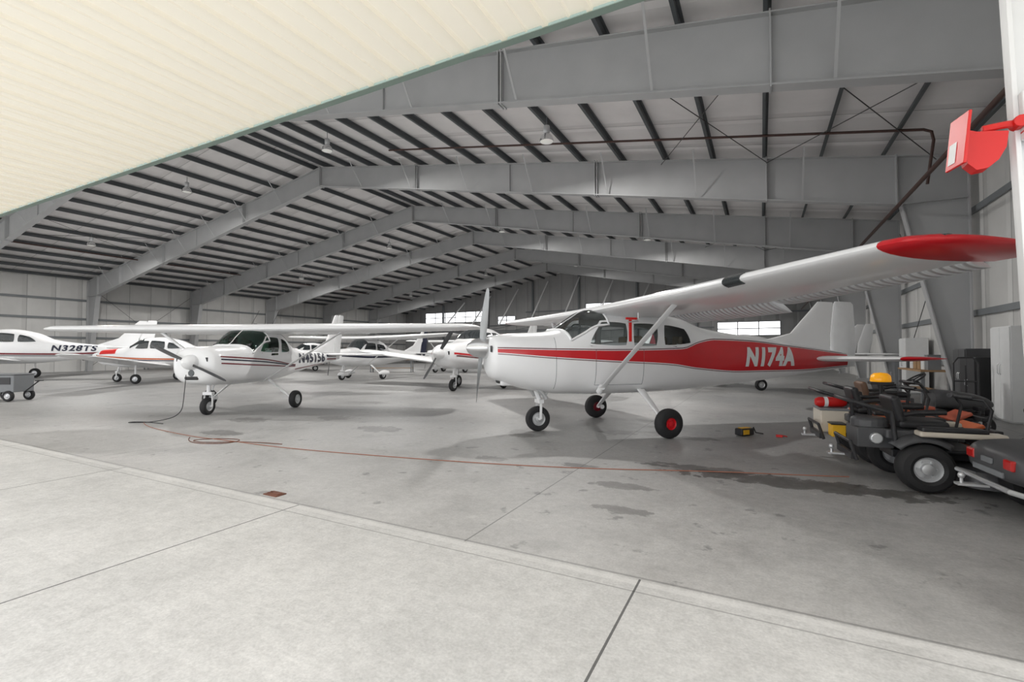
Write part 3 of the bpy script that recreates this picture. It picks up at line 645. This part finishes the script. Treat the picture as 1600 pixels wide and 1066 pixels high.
# ---------- background aircraft
def lowwing(pos,h,label,stripe,stripe2,reg=None,phi=20,sc=1.,pant=False,regx=-1.6,glass='glass',rud='white',track=1.6,tipm=None,noseband=None,sw=.07):
    x,y=site(*pos); e=thing('airplane',label,'airplane',(x,y,0),sc=sc); heading(e,*h)
    fz=Fuse([(2.5,1.42,1.0,.25,2.2),(2.42,1.48,.9,.4,2.5),(2.2,1.55,.82,.48,2.8),(1.4,1.64,.72,.56,3),(1.15,1.68,.7,.58,3),(.9,1.80,.69,.6,3),(.45,2.08,.68,.6,2.8),(-.3,2.16,.68,.6,2.8),(-1.1,2.02,.7,.55,2.7),(-1.8,1.72,.76,.46,2.6),(-3.2,1.52,.92,.3,2.4),(-5.2,1.38,1.12,.05,2)])
    fz.body('fuselage','white',e,60,36)
    for sd in (1,-1):
        for q in ([(.62,1.60),(.02,1.60),(.02,1.98),(.32,1.98)],[(-.06,1.60),(-.72,1.60),(-.68,1.95),(-.06,2.0)],[(-.82,1.60),(-1.45,1.62),(-1.2,1.82),(-.82,1.93)]):
            b=MB(); fz.win(b,q,sd,.010,0,.15); b.obj('side_window',glass,e,smooth=60)
    b=MB(); fz.shield(b,1.02,.40,30,150,.01,0,.18); b.obj('windshield',glass,e,smooth=60)
    b=MB()
    for sd in (1,-1):
        l2=pchip([-5,-2,0,2.4],[1.18,1.06,1.08,1.22]); fz.strip(b,2.38,-5,l2,lambda q:l2(q)+sw,sd,40,2,.006,0); fz.strip(b,2.3,-4.6,lambda q:l2(q)-.06,lambda q:l2(q)-.02,sd,40,1,.006,1)
    b.obj('side_stripe',[stripe,stripe2],e,smooth=60)
    if noseband:
        b=MB(); fz.shield(b,2.25,1.5,15,165,.006,0,0); b.obj('cowl_band',noseband,e,smooth=60)
    if reg: text_on(fz,e,reg,regx,1.22,1.55,.26,1,'navy')
    propeller(e,2.5,1.25,1.0,math.radians(phi),'prop','white',.34,.18,.85)
    cowl_inlets(fz,e,2.47,1.26,.25)
    W=[(.0,.75,.86,-1.15,.84,.26),(1.,.75,.88,-1.1,.86,.24),(5.0,.5,1.30,-.75,1.29,.15)]; TP=[(5.,.5,1.30,-.75,1.29,.15),(5.25,.42,1.33,-.75,1.32,.11),(5.45,.1,1.36,-.7,1.35,.04)]
    wing(e,W,TP,'white',tipm or 'white',(.75,2.7,.04),(2.75,4.95,.02),'ribbed')
    fin_poly(e,'fin',[((-3.4,1.5),(-4.9,1.38)),((-4.2,1.8),(-5.,1.8)),((-4.9,2.5),(-5.3,2.5)),((-5.0,2.58),(-5.3,2.58))],.1,'white')
    fin_poly(e,'rudder',[((-4.95,1.12),(-5.4,1.2)),((-5.02,1.8),(-5.6,1.8)),((-5.32,2.56),(-5.7,2.56)),((-5.36,2.6),(-5.66,2.6))],.09,rud)
    stab(e,[(.03,-4.4,1.36,-5.4,.1),(1.5,-4.6,1.36,-5.35,.08),(1.75,-4.65,1.36,-5.33,.07),(1.9,-4.8,1.36,-5.25,.05),(1.97,-4.95,1.36,-5.2,.02)],'white','white')
    for sd in (1,-1):
        MB().tube([(-.1,sd*track,.85),(-.1,sd*track,.25)],.04,10).obj('main_gear_leg','white',e); wheel(e,(-.1,sd*track,.22),.22,.15)
        if pant: pantf(e,(-.1,sd*track,.22),.22,.15)
    nose_gear(e,1.75,.2,.14,.9,pant=pant)
    return e
def highwing(pos,h,label,stripe,phi=10,sc=1.,pant=True,rud='white'):
    x,y=site(*pos); e=thing('airplane',label,'airplane',(x,y,0),sc=sc); heading(e,*h)
    fz=Fuse([(2.3,1.45,1.0,.25,2.2),(2.22,1.52,.9,.4,2.5),(1.9,1.58,.8,.5,2.8),(1.2,1.64,.7,.56,3),(1.0,1.68,.69,.57,3),(.5,2.1,.68,.58,3.3),(-.3,2.16,.68,.58,3.3),(-1.1,2.0,.7,.5,2.8),(-1.6,1.72,.76,.42,2.6),(-3.2,1.52,.95,.26,2.3),(-5.,1.38,1.15,.05,2)])
    fz.body('fuselage','white',e,60,36)
    for sd in (1,-1):
        for q in ([(.72,1.52),(-.2,1.5),(-.2,1.92),(.42,1.94)],[(-.3,1.5),(-1.1,1.54),(-.95,1.82),(-.3,1.9)]):
            b=MB(); fz.win(b,q,sd,.010,0,.15); b.obj('side_window','glass',e,smooth=60)
    b=MB(); fz.shield(b,1.05,.48,30,150,.01,0,.16); b.obj('windshield','glass',e,smooth=60)
    b=MB()
    for sd in (1,-1): l2=pchip([-5,-2,0,2.2],[1.22,1.14,1.12,1.22]); fz.strip(b,2.1,-4.8,l2,lambda q:l2(q)+.1,sd,40,2,.006,0)
    b.obj('side_stripe',stripe,e,smooth=60)
    propeller(e,2.3,1.25,1.0,math.radians(phi),'prop','white',.32,.17,.85)
    W=[(.0,.6,2.18,-1.1,2.14,.22),(2.7,.6,2.22,-1.05,2.18,.2),(5.5,.5,2.32,-.75,2.30,.13)]; TP=[(5.5,.5,2.32,-.75,2.30,.13),(5.7,.4,2.33,-.7,2.31,.09),(5.85,.1,2.33,-.6,2.32,.03)]
    wing(e,W,TP,'white','white',(.7,2.65,.04),(2.7,5.45,.02),'ribbed')
    for sd in (1,-1): MB().foil(mirror([((.5,.55,.75),(.4,.55,.75),.05,(0,.5,.8)),((.3,2.5,2.12),(.2,2.5,2.12),.05,(0,.5,.8))],sd),6,up=.5).obj('wing_strut','white',e,smooth=45)
    fin_poly(e,'fin',[((-3.2,1.5),(-4.8,1.38)),((-4.1,1.85),(-4.9,1.85)),((-4.9,2.7),(-5.2,2.7)),((-5.0,2.78),(-5.2,2.78))],.1,'white')
    fin_poly(e,'rudder',[((-4.85,1.15),(-5.3,1.2)),((-4.95,1.85),(-5.5,1.85)),((-5.25,2.76),(-5.6,2.76)),((-5.3,2.8),(-5.55,2.8))],.09,rud)
    stab(e,[(.03,-4.2,1.36,-5.2,.1),(1.5,-4.4,1.36,-5.2,.08),(1.7,-4.5,1.36,-5.15,.07),(1.85,-4.6,1.36,-5.1,.05),(1.92,-4.75,1.36,-5.0,.02)],'white','white')
    spring_gear(e,.42,.76,1.25,.22,.15,pant=pant); nose_gear(e,1.65,.2,.14,.9,pant=pant)
    return e
lowwing((-26.4,24.8),(-.97,-.22),'white low-wing airplane with dark registration and maroon wing tips','maroon','grey','N328TS',phi=60,regx=-1.95,tipm='maroon',sc=1.22)
lowwing((-17.3,23.2),(-.99,-.1),'white low-wing airplane with red cowl band and dark stripes','orange','navy',phi=100,noseband='signred')
lowwing((-1.35,19.4),(-.42,-.91),'white low-wing airplane with red nose stripe and dark propeller','red','darkred',phi=35,sc=1.12,track=.95,sw=.06)
lowwing((9.2,19.5),(-.99,-.02),'white low-wing airplane behind the red-striped one','maroon','grey',phi=20)
highwing((-8.0,26.0),(-.45,-.89),'white high-wing airplane with wheel fairings and navy rudder','navy',sc=1.,rud='navy')
highwing((-4.2,34.5),(-.7,-.7),'white high-wing airplane with maroon stripe and fin','maroon',rud='maroon')
highwing((4.5,33.),(-.85,.5),'white high-wing airplane with maroon tail parked deep inside','maroon',rud='maroon')
lowwing((-16.,37.5),(-.8,-.6),'white low-wing airplane with maroon stripe and navy rudder','maroon','grey',phi=15,rud='navy')
# ------------------------------------------------------------ mowers
def mower(pos,h,label,bodym,fenderm,kind,deckm='dgrey',cover=False,sc=1.,seatm='blackp'):
    x,y=site(*pos); e=thing('riding_mower',label,'riding mower',(x,y,0),sc=sc); heading(e,*h)
    for sd in (1,-1):
        wheel(e,(-.45,sd*.44,.25),.25,.22,q=.50)
        if kind=='tractor': wheel(e,(.78,sd*.42,.18),.18,.14)
        else:
            wheel(e,(.80,sd*.40,.13),.13,.10)
            MB().beam((.80,sd*.47,.13),(.80,sd*.46,.34),.03,.02).beam((.80,sd*.33,.13),(.80,sd*.34,.34),.03,.02).box((.80,sd*.40,.35),(.06,.18,.03)).tube([(.80,sd*.40,.35),(.80,sd*.40,.48)],.025,8).obj('caster_fork','blackp',e)
    MB().box((.1,0,.34),(1.5,.38,.08)).tube([(-.45,-.36,.25),(-.45,.36,.25)],.05,10).box((.78,0,.46),(.08,.9,.06)).beam((.78,.2,.44),(.3,.2,.34),.06,.05).beam((.78,-.2,.44),(.3,-.2,.34),.06,.05).obj('chassis','blackp',e,bevel=.01)
    b=MB(); rows=[]
    for z,k in ((.09,1.),(.20,1.),(.25,.95),(.27,.82)):
        rows.append([Vector((.26+.42*k*math.copysign(abs(math.cos(a))**.6,math.cos(a)),.56*k*math.copysign(abs(math.sin(a))**.5,math.sin(a)),z)) for a in [2*math.pi*i/32 for i in range(32)]])
    b.grid(rows,0,True,True); b.tube([(.26,0,.27),(.26,0,.33)],.09,12,1).tube([(.2,.36,.27),(.2,.36,.32)],.08,12,1).tube([(.2,-.36,.27),(.2,-.36,.32)],.08,12,1)
    b.obj('cutting_deck',[deckm,'blackp'],e,smooth=40)
    fw=.56 if kind=='tractor' else .50
    for sd in (1,-1):
        rows=[]
        for i in range(13):
            a=math.radians((30 if kind=='tractor' else 45)+(130 if kind=='tractor' else 95)*i/12); r=.27
            r2=[]
            for yy,rr in ((.24,r+.02),(.30,r+.04),(fw-.06,r+.04),(fw-.01,r+.01),(fw,r-.02)): r2.append(Vector((-.45+math.cos(a)*rr*1.12,sd*yy,.27+math.sin(a)*rr)))
            rows.append(r2)
        MB().grid(rows).obj('fender',fenderm,e,smooth=50).modifiers.new('s','SOLIDIFY').thickness=.012
    MB().box((-.42,0,.56),(.62,.62,.10),0).box((-.08,0,.42),(.35,.8,.04),1).obj('seat_pan',[fenderm,'blackp'],e,bevel=.03,seg=3)
    MB().box((-.36,0,.66),(.44,.44,.09),0).obj('seat',seatm,e,bevel=.04,seg=4)
    MB().box((-.58,0,.82),(.09,.42,.30),0,Matrix.Rotation(math.radians(-14),4,'Y')).obj('backrest',seatm,e,bevel=.04,seg=4)
    for sd in (1,-1): MB().tube([(-.56,sd*.26,.77),(-.45,sd*.27,.80),(-.2,sd*.27,.81)],.026,8).obj('armrest','blackp',e,smooth=50)
    if kind=='tractor':
        hz=Fuse([(.22,.72,.42,.26,3.5),(.3,.76,.42,.27,3.5),(.7,.72,.40,.25,3.2),(.98,.64,.42,.21,3),(1.06,.58,.46,.16,2.5)]); hz.body('hood',bodym,e,30,32)
        MB().box((1.05,0,.52),(.05,.26,.10)).obj('grille','blackp',e,bevel=.02)
        b=MB().tube([(.2,0,.70),(.02,0,.92)],.025,8); torus(b,(0.0,0,.94),.18,.016,Matrix.Rotation(math.radians(-35),3,'Y')); 
        for k in range(3):
            a=k*2.094; b.tube([(0.,0,.94),Vector((0,0,.94))+Matrix.Rotation(math.radians(-35),3,'Y')@Vector((.18*math.cos(a),.18*math.sin(a),0))],.012,6)
        b.obj('steering_wheel','blackp',e,smooth=50)
        rs=Fuse([(-.98,.56,.40,.30,3.),(-.95,.60,.36,.40,3.5),(-.85,.64,.33,.46,4),(-.6,.66,.34,.48,4),(-.3,.62,.38,.40,4)]); rs.body('rear_body',fenderm,e,30,40)
        MB().box((-.99,0,.50),(.02,.16,.05)).box((-.985,0,.41),(.02,.46,.05)).obj('rear_vent','grey',e,bevel=.006)
        for sd in (1,-1): MB().box((-.965,sd*.29,.51),(.05,.13,.09)).obj('tail_light','tail',e,bevel=.015)
        MB().tube([(-.9,-.42,.28),(-1.03,-.42,.32),(-1.03,.42,.32),(-.9,.42,.28)],.022,8).obj('bumper_bar','hub',e,smooth=40)
    else:
        if cover: MB().box((-.84,.05,.49),(.34,.46,.30),0).box((-.84,.05,.65),(.36,.48,.03),1).obj('white_tool_box',['creamp','grey'],e,bevel=.015); MB().box((-.86,-.36,.40),(.16,.2,.16),0).box((-.86,-.36,.49),(.18,.22,.02),1).obj('battery_box',['yellow','blackp'],e,bevel=.01)
        else: MB().box((-.80,0,.50),(.34,.42,.22),0).revolve([(0,.11),(.15,.11),(.18,.08),(.18,0),(0,0)],(-.80,0,.60),(0,0,1),20,0).tube([(-.8,-.26,.5),(-.8,.26,.5)],.06,12,1).obj('engine',['dgrey','hub'],e,bevel=.012)
        for sd in (1,-1):
            MB().tube([(.1,sd*.30,.55),(.16,sd*.30,.85),(.10,sd*.30,.95),(-.02,sd*.12,.97),(-.04,sd*.06,.97)],.016,8).tube([(.05,sd*.22,.965),(-.04,sd*.06,.975)],.026,8).obj('control_lever','blackp',e,smooth=50)
            MB().box((-.16,sd*.44,.605),(.70,.17,.055),0).box((.12,sd*.44,.50),(.18,.18,.18),2).box((-.22,sd*.44,.65),(.54,.15,.05),1).obj('side_pod',[bodym,'blackp','dgrey'],e,bevel=.02,seg=3)
        MB().tube([(-.66,-.36,.45),(-.70,-.36,.80),(-1.02,-.36,.90),(-1.05,-.30,.91),(-1.05,.30,.91),(-1.02,.36,.90),(-.70,.36,.80),(-.66,.36,.45)],.025,10).obj('roll_bar','blackp',e,smooth=50)
        MB().tube([(-1.0,-.30,.26),(-1.06,-.30,.46),(-1.06,.30,.46),(-1.0,.30,.26)],.02,10).box((-1.03,0,.30),(.04,.58,.07)).obj('rear_guard','blackp',e,bevel=.006)
        MB().box((.62,0,.46),(.26,.50,.05),0,Matrix.Rotation(-.5,4,'Y')).obj('front_panel',bodym,e,bevel=.015)
    MB().box((-1.10,0,.27),(.22,.08,.02)).tube([(-1.17,0,.28),(-1.17,0,.32)],.014,8).revolve([(0,-.03),(.02,-.022),(.028,0),(.02,.022),(0,.03)],(-1.17,0,.345),(0,0,1),12).obj('tow_hitch','hub',e,smooth=50)
    MB().box((.45,0,.37),(.34,.62,.03)).obj('foot_plate','blackp',e,bevel=.008)
    return e
HM=(.93,-.36)
mower((5.12,3.88),HM,'charcoal lawn tractor with red tail lights and chrome bumper','dgrey','dgrey','tractor')
mower((4.84,5.2),HM,'dark riding mower with black fenders and silver wheel hubs','creamp','dgrey','zero')
mower((5.3,6.46),HM,'orange zero-turn riding mower with folded roll bar and cream box','orange','dgrey','zero','orange',cover=True)
mower((6.3,7.65),HM,'faded orange and cream zero-turn mower with brown seat','rorange','creamp','zero','creamp',seatm='brown')
mower((7.5,8.9),HM,'dark lawn tractor with steering wheel by the wall','dgrey','dgrey','tractor')
x,y=site(4.53,6.80)
ex=thing('gas_cylinder','small red cylinder with white label lying on the cream tool box','cylinder',(x,y,.738),YAW-.2)
MB().revolve([(0,-.2),(.05,-.19),(.07,-.15),(.07,.15),(.05,.19),(0,.2)],(0,0,0),(1,0,0),20).obj('tank','signred',ex,smooth=40); MB().tube([(.19,0,0),(.26,0,0)],.02,8).box((.25,0,.03),(.05,.02,.08)).obj('valve','blackp',ex); MB().revolve([(.072,-.02),(.072,.03)],(-.08,0,0),(1,0,0),20).obj('label_band','paper',ex)
x,y=site(5.45,7.06)
bc=thing('warning_beacon','amber rotating warning beacon on a black pole','beacon',(x,y,0))
MB().tube([(0,0,0),(0,0,.98)],.02,8).box((0,0,.99),(.28,.22,.04)).box((0,0,.01),(.2,.2,.02)).obj('pole','blackp',bc)
MB().revolve([(.125,0),(.13,.02),(.12,.09),(.085,.125),(0,.135)],(0,0,1.01),(0,0,1),20).obj('amber_dome','amber',bc,smooth=40)
# ------------------------------------------------------------ door post with red latch
PX=1.045; LEAN=.033
b=MB().box((PX+.17,TH+.02,1.95),(.34,.02,3.9)).box((PX+.01,TH,1.95),(.02,.07,3.9)).box((PX+.33,TH,1.95),(.02,.07,3.9)).box((PX+.12,TH-.05,2.55),(.20,.05,.22))
for v in b.v: v.x+=LEAN*(3.2-v.z)
tag(b.obj('door_post','lightwhite',bevel=.003),'white painted steel door post at the opening','door post')
lt=thing('door_latch','bright red folded steel door latch bolted to the white post','latch',(PX+.03,TH-.02,2.44),sc=.92)
MB().tube([(.06,-.04,.085),(-.06,-.04,.085),(-.14,-.04,.08)],.018,10).box((.04,-.04,.08),(.05,.07,.10)).tube([(.0,-.075,.085),(.0,-.0,.085)],.03,12).obj('arm','signred',lt,bevel=.004)
b=MB(); rows=[]
prof=[(-.225,.10),(-.215,-.02),(-.20,-.09),(-.165,-.13),(-.12,-.125),(-.08,-.09),(-.05,-.03),(-.04,.05),(-.10,.062),(-.16,.07)]
for px_,pz in prof: rows.append([Vector((px_,yy,pz)) for yy in (-.05,.03)])
b.grid(rows)
for k_ in (0,1): b.add([r[k_] for r in rows],[tuple(range(len(prof)))])
b.add([rows[0][0],rows[0][1],rows[-1][1],rows[-1][0]],[(0,1,2,3)])
b.obj('folded_body','signred',lt,bevel=.004)
RT=Matrix.Rotation(.10,4,'Y')@Matrix.Rotation(.20,4,'Z')
TC=Matrix.Translation(Vector((-.236,-.05,.03)))@RT
b=MB(); b.box((0,0,0),(.014,.16,.27))
for i in range(len(b.v)): b.v[i]=TC@b.v[i]
b.obj('plate','signred',lt,bevel=.003)
b=MB(); b.box((-.009,.025,-.055),(.002,.06,.11))
for i in range(len(b.v)): b.v[i]=TC@b.v[i]
b.obj('sticker','paper',lt)
# ------------------------------------------------------------ floor items
def curve(name,pts,r,m,label,cat):
    cu=bpy.data.curves.new(name,'CURVE'); cu.dimensions='3D'; cu.bevel_depth=r; cu.bevel_resolution=2; sp=cu.splines.new('NURBS'); sp.points.add(len(pts)-1); sp.use_endpoint_u=True; sp.order_u=3
    for i,p in enumerate(pts):
        x,y=site(p[0],p[1]); sp.points[i].co=(x,y,p[2] if len(p)>2 else r,1)
    o=bpy.data.objects.new('c',cu); COL.objects.link(o); bpy.context.view_layer.update(); me=bpy.data.meshes.new_from_object(o); bpy.data.objects.remove(o)
    me.materials.clear(); me.materials.append(M[m]); o=bpy.data.objects.new(name,me); COL.objects.link(o); return tag(o,label,cat)
def g(px,py): b_=745*H0/(py-550); return ((px-800)/745*b_,b_)
curve('air_hose',[(-7.6,9.9),(-7.3,9.4),(-5.45,8.15),(-4.7,7.85),(-3.35,7.15),(-.9,6.35),(.75,5.95),(2.45,5.8),(3.5,5.6),(3.9,5.55)],.006,'hose','long orange air hose trailing across the hangar floor','hose')
curve('electric_cord',[(-5.45,8.1),(-5.2,7.6),(-4.5,7.5),(-4.4,7.9),(-4.9,8.0),(-5.3,7.85),(-4.9,7.6),(-4.3,7.75),(-3.6,7.5)],.006,'rustp','dark electric cord looped on the floor','cord')
curve('ground_cable',[(-7.1,10.4,.95),(-7.1,10.35,.5),(-7.05,10.2,.1),(-7.3,9.8,.01),(-7.9,9.7,.01),(-7.7,9.95,.01),(-7.0,9.6,.01)],.008,'blackp','black cable hanging from the trainer nose to the floor','cable')
x,y=site(*g(432,771)); tag(MB().box((0,0,.004),(.20,.12,.012)).box((0,.0,.012),(.16,.05,.01)).tube([(-.05,0,.01),(-.05,0,.026)],.012,8).obj('floor_latch_plate','rustp',loc=(x,y,0),bevel=.002),'rusty steel latch plate set in the threshold','metal plate')
x,y=site(4.03,8.3)
ch=thing('battery_charger','yellow and black battery charger on the floor','charger',(x,y,0),.9)
MB().box((0,0,.07),(.30,.16,.12)).obj('case','blackp',ch,bevel=.02); MB().box((-.05,-.082,.07),(.14,.01,.08)).box((0,0,.135),(.2,.1,.01)).obj('panel','yellow',ch,bevel=.003); MB().tube([(.16,0,.05),(.26,.03,.12),(.30,.02,.03),(.40,-.05,.012)],.01,8).obj('lead','blackp',ch)
x,y=site(4.55,8.15); tag(MB().box((0,0,.02),(.10,.05,.04)).tube([(.04,0,.03),(.12,.02,.012)],.01,6).obj('plug','signred',loc=(x,y,0),bevel=.01),'small red plug on the concrete','plug')
x,y=site(-15.0,14.2)
gp=thing('ground_power_cart','grey wheeled ground power cart with pull handle','power cart',(x,y,0),YAW)
MB().box((0,0,.52),(1.0,.6,.5)).box((0,0,.79),(1.04,.64,.04)).obj('cabinet','grey',gp,bevel=.03); MB().box((.2,-.305,.6),(.4,.02,.2),0).box((-.25,-.305,.55),(.3,.02,.3),1).obj('control_panel',['blackp','hub'],gp)
for sx in (-.35,.35):
    for sy in (-.3,.3): wheel(gp,(sx,sy,.16),.16,.1)
MB().tube([(.5,0,.25),(.95,0,.6)],.018,8).tube([(.95,-.12,.6),(.95,.12,.6)],.018,8).obj('pull_handle','blackp',gp)
def cabinet(X,Y,w,d,h,m,label,name='storage_cabinet'):
    e=thing(name,label,'cabinet',(X,Y,0),-math.pi/2)
    MB().box((0,0,h/2+.03),(w,d,h)).box((0,0,.03),(w*.92,d*.9,.06)).obj('body',m,e,bevel=.01)
    for s_ in (-1,1):
        dr=MB().box((s_*w/4,-d/2-.012,h/2+.03),(w/2-.012,.024,h-.04)).obj('door',m,e,bevel=.006)
        MB().tube([(s_*.05,-d/2-.03,h*.5),(s_*.05,-d/2-.05,h*.52),(s_*.05,-d/2-.05,h*.6),(s_*.05,-d/2-.03,h*.62)],.008,6).obj('handle','hub',dr)
    return e
cabinet(4.75,13.6,.9,.6,1.95,'lightwhite','tall white two-door storage cabinet against the wall')
cabinet(4.6,14.9,.9,.6,1.3,'blackp','black two-door rolling tool chest by the wall')
cabinet(4.75,15.95,.8,.6,1.5,'dgrey','charcoal two-door metal locker beside the wall')
cabinet(4.75,21.4,.9,.6,1.9,'lightwhite','white two-door cabinet between the steel columns')
cabinet(4.7,23.,1.0,.5,1.1,'grey','low grey two-door cabinet by the wall')
ht=thing('hand_truck','black two-wheeled hand truck with curved handle','hand truck',(4.0,14.0,0),-1.9)
MB().tube([(0,-.2,.12),(.05,-.2,1.2),(.0,-.12,1.32),(.0,.12,1.32),(.05,.2,1.2),(0,.2,.12)],.02,8).tube([(.02,-.2,.4),(.02,.2,.4)],.015,8).tube([(.03,-.2,.8),(.03,.2,.8)],.015,8).tube([(.02,0,.1),(.05,0,1.15)],.015,8).obj('frame','blackp',ht,smooth=50)
MB().box((-.14,0,.03),(.28,.42,.015)).obj('toe_plate','blackp',ht)
for s_ in (-1,1): wheel(ht,(.06,s_*.25,.13),.13,.07)
def bench(X,Y,w,rz,label,nb=4):
    e=thing('workbench',label,'workbench',(X,Y,0),rz)
    MB().box((0,0,.9),(w,.7,.05)).obj('top','wood',e,bevel=.005)
    for sx in (-1,1):
        for sy in (-1,1): MB().box((sx*(w/2-.06),sy*.3,.44),(.07,.07,.88)).obj('leg','grey',e)
    MB().box((0,0,.3),(w-.1,.6,.03)).obj('shelf','wood',e)
    for k in range(nb):
        xx=-w/2+.3+k*(w-.6)/(nb-1); hh=random.uniform(.15,.45)
        t=tag(MB().box((0,0,hh/2),(.3,.3,hh)).box((0,0,hh+.01),(.32,.32,.02)).obj('parts_box',random.choice(['wood','grey','blackp','signred','lightwhite']),bevel=.008),'small storage box on the workbench','box',group='boxes on the workbenches')
        R=Matrix.Rotation(rz,4,'Z'); t.location=Vector((X,Y,.925))+R@Vector((xx,0,0)); t.rotation_euler=(0,0,rz)
for (X,Y,w) in ((-41,YB-1.2,3),(-34,YB-1.2,3),(-26,YB-1.4,3),(-20,YB-1.2,2.4),(-9,YB-1.2,3)): bench(X,Y,w,0,'plywood workbench covered with boxes at the end wall')
for Y in (22,30,37): bench(-44.2,Y,3,math.pi/2,'plywood workbench along the side wall')
def rack(X,Y,rz,ms=('wood','wood','grey','blackp','lightwhite','rust'),fm='grey'):
    e=thing('storage_rack','steel storage rack loaded with crates','storage rack',(X,Y,0),rz)
    for sx in (-1,1):
        for sy in (-1,1): MB().box((sx*1.2,sy*.35,1.2),(.06,.06,2.4)).obj('upright',fm,e)
    for z in (.15,.9,1.6,2.3): MB().box((0,0,z),(2.4,.75,.04)).obj('shelf',fm,e)
    for z in (.17,.92,1.62):
        for k in range(4):
            hh=random.uniform(.25,.5); t=tag(MB().box((0,0,hh/2),(.45,.5,hh)).box((0,0,hh-.03),(.47,.52,.04)).obj('crate',random.choice(ms),bevel=.01),'storage crate on a steel rack shelf','crate',group='crates on the racks')
            t.location=Vector((X,Y,z))+Matrix.Rotation(rz,4,'Z')@Vector((-.85+.57*k,0,0)); t.rotation_euler=(0,0,rz)
for X in (-30,-15.5,-5): rack(X,YB-1.0,0)
rack(-44.3,42.,math.pi/2)
bench(4.4,18.9,2.6,-math.pi/2,'plywood workbench crowded with boxes beside the steel columns',6)
x,y=site(-8.6,34.2); bench(x,y,3.,YAW,'plywood workbench standing on the open floor')
# ------------------------------------------------------------ light, camera
w=bpy.data.worlds.new('World'); bpy.context.scene.world=w; w.use_nodes=True; nt=w.node_tree; bg=nt.nodes['Background']
tc=nt.nodes.new('ShaderNodeTexCoord'); sp=nt.nodes.new('ShaderNodeSeparateXYZ'); nt.links.new(tc.outputs['Generated'],sp.inputs[0]); cr=nt.nodes.new('ShaderNodeValToRGB')
cr.color_ramp.elements[0].color=(.975,.98,1.,1); cr.color_ramp.elements[1].color=(.92,.95,1.,1); nt.links.new(sp.outputs[2],cr.inputs[0]); nt.links.new(cr.outputs[0],bg.inputs[0]); bg.inputs[1].default_value=2.4
cam=bpy.data.cameras.new('camera'); co=bpy.data.objects.new('camera',cam); COL.objects.link(co); bpy.context.scene.camera=co
cam.sensor_width=36; cam.lens=745/1600*36; cam.clip_end=500; cam.clip_start=.05
co.location=(0,0,H0); co.rotation_euler=(math.radians(90)+math.atan(17/745),0,YAW)
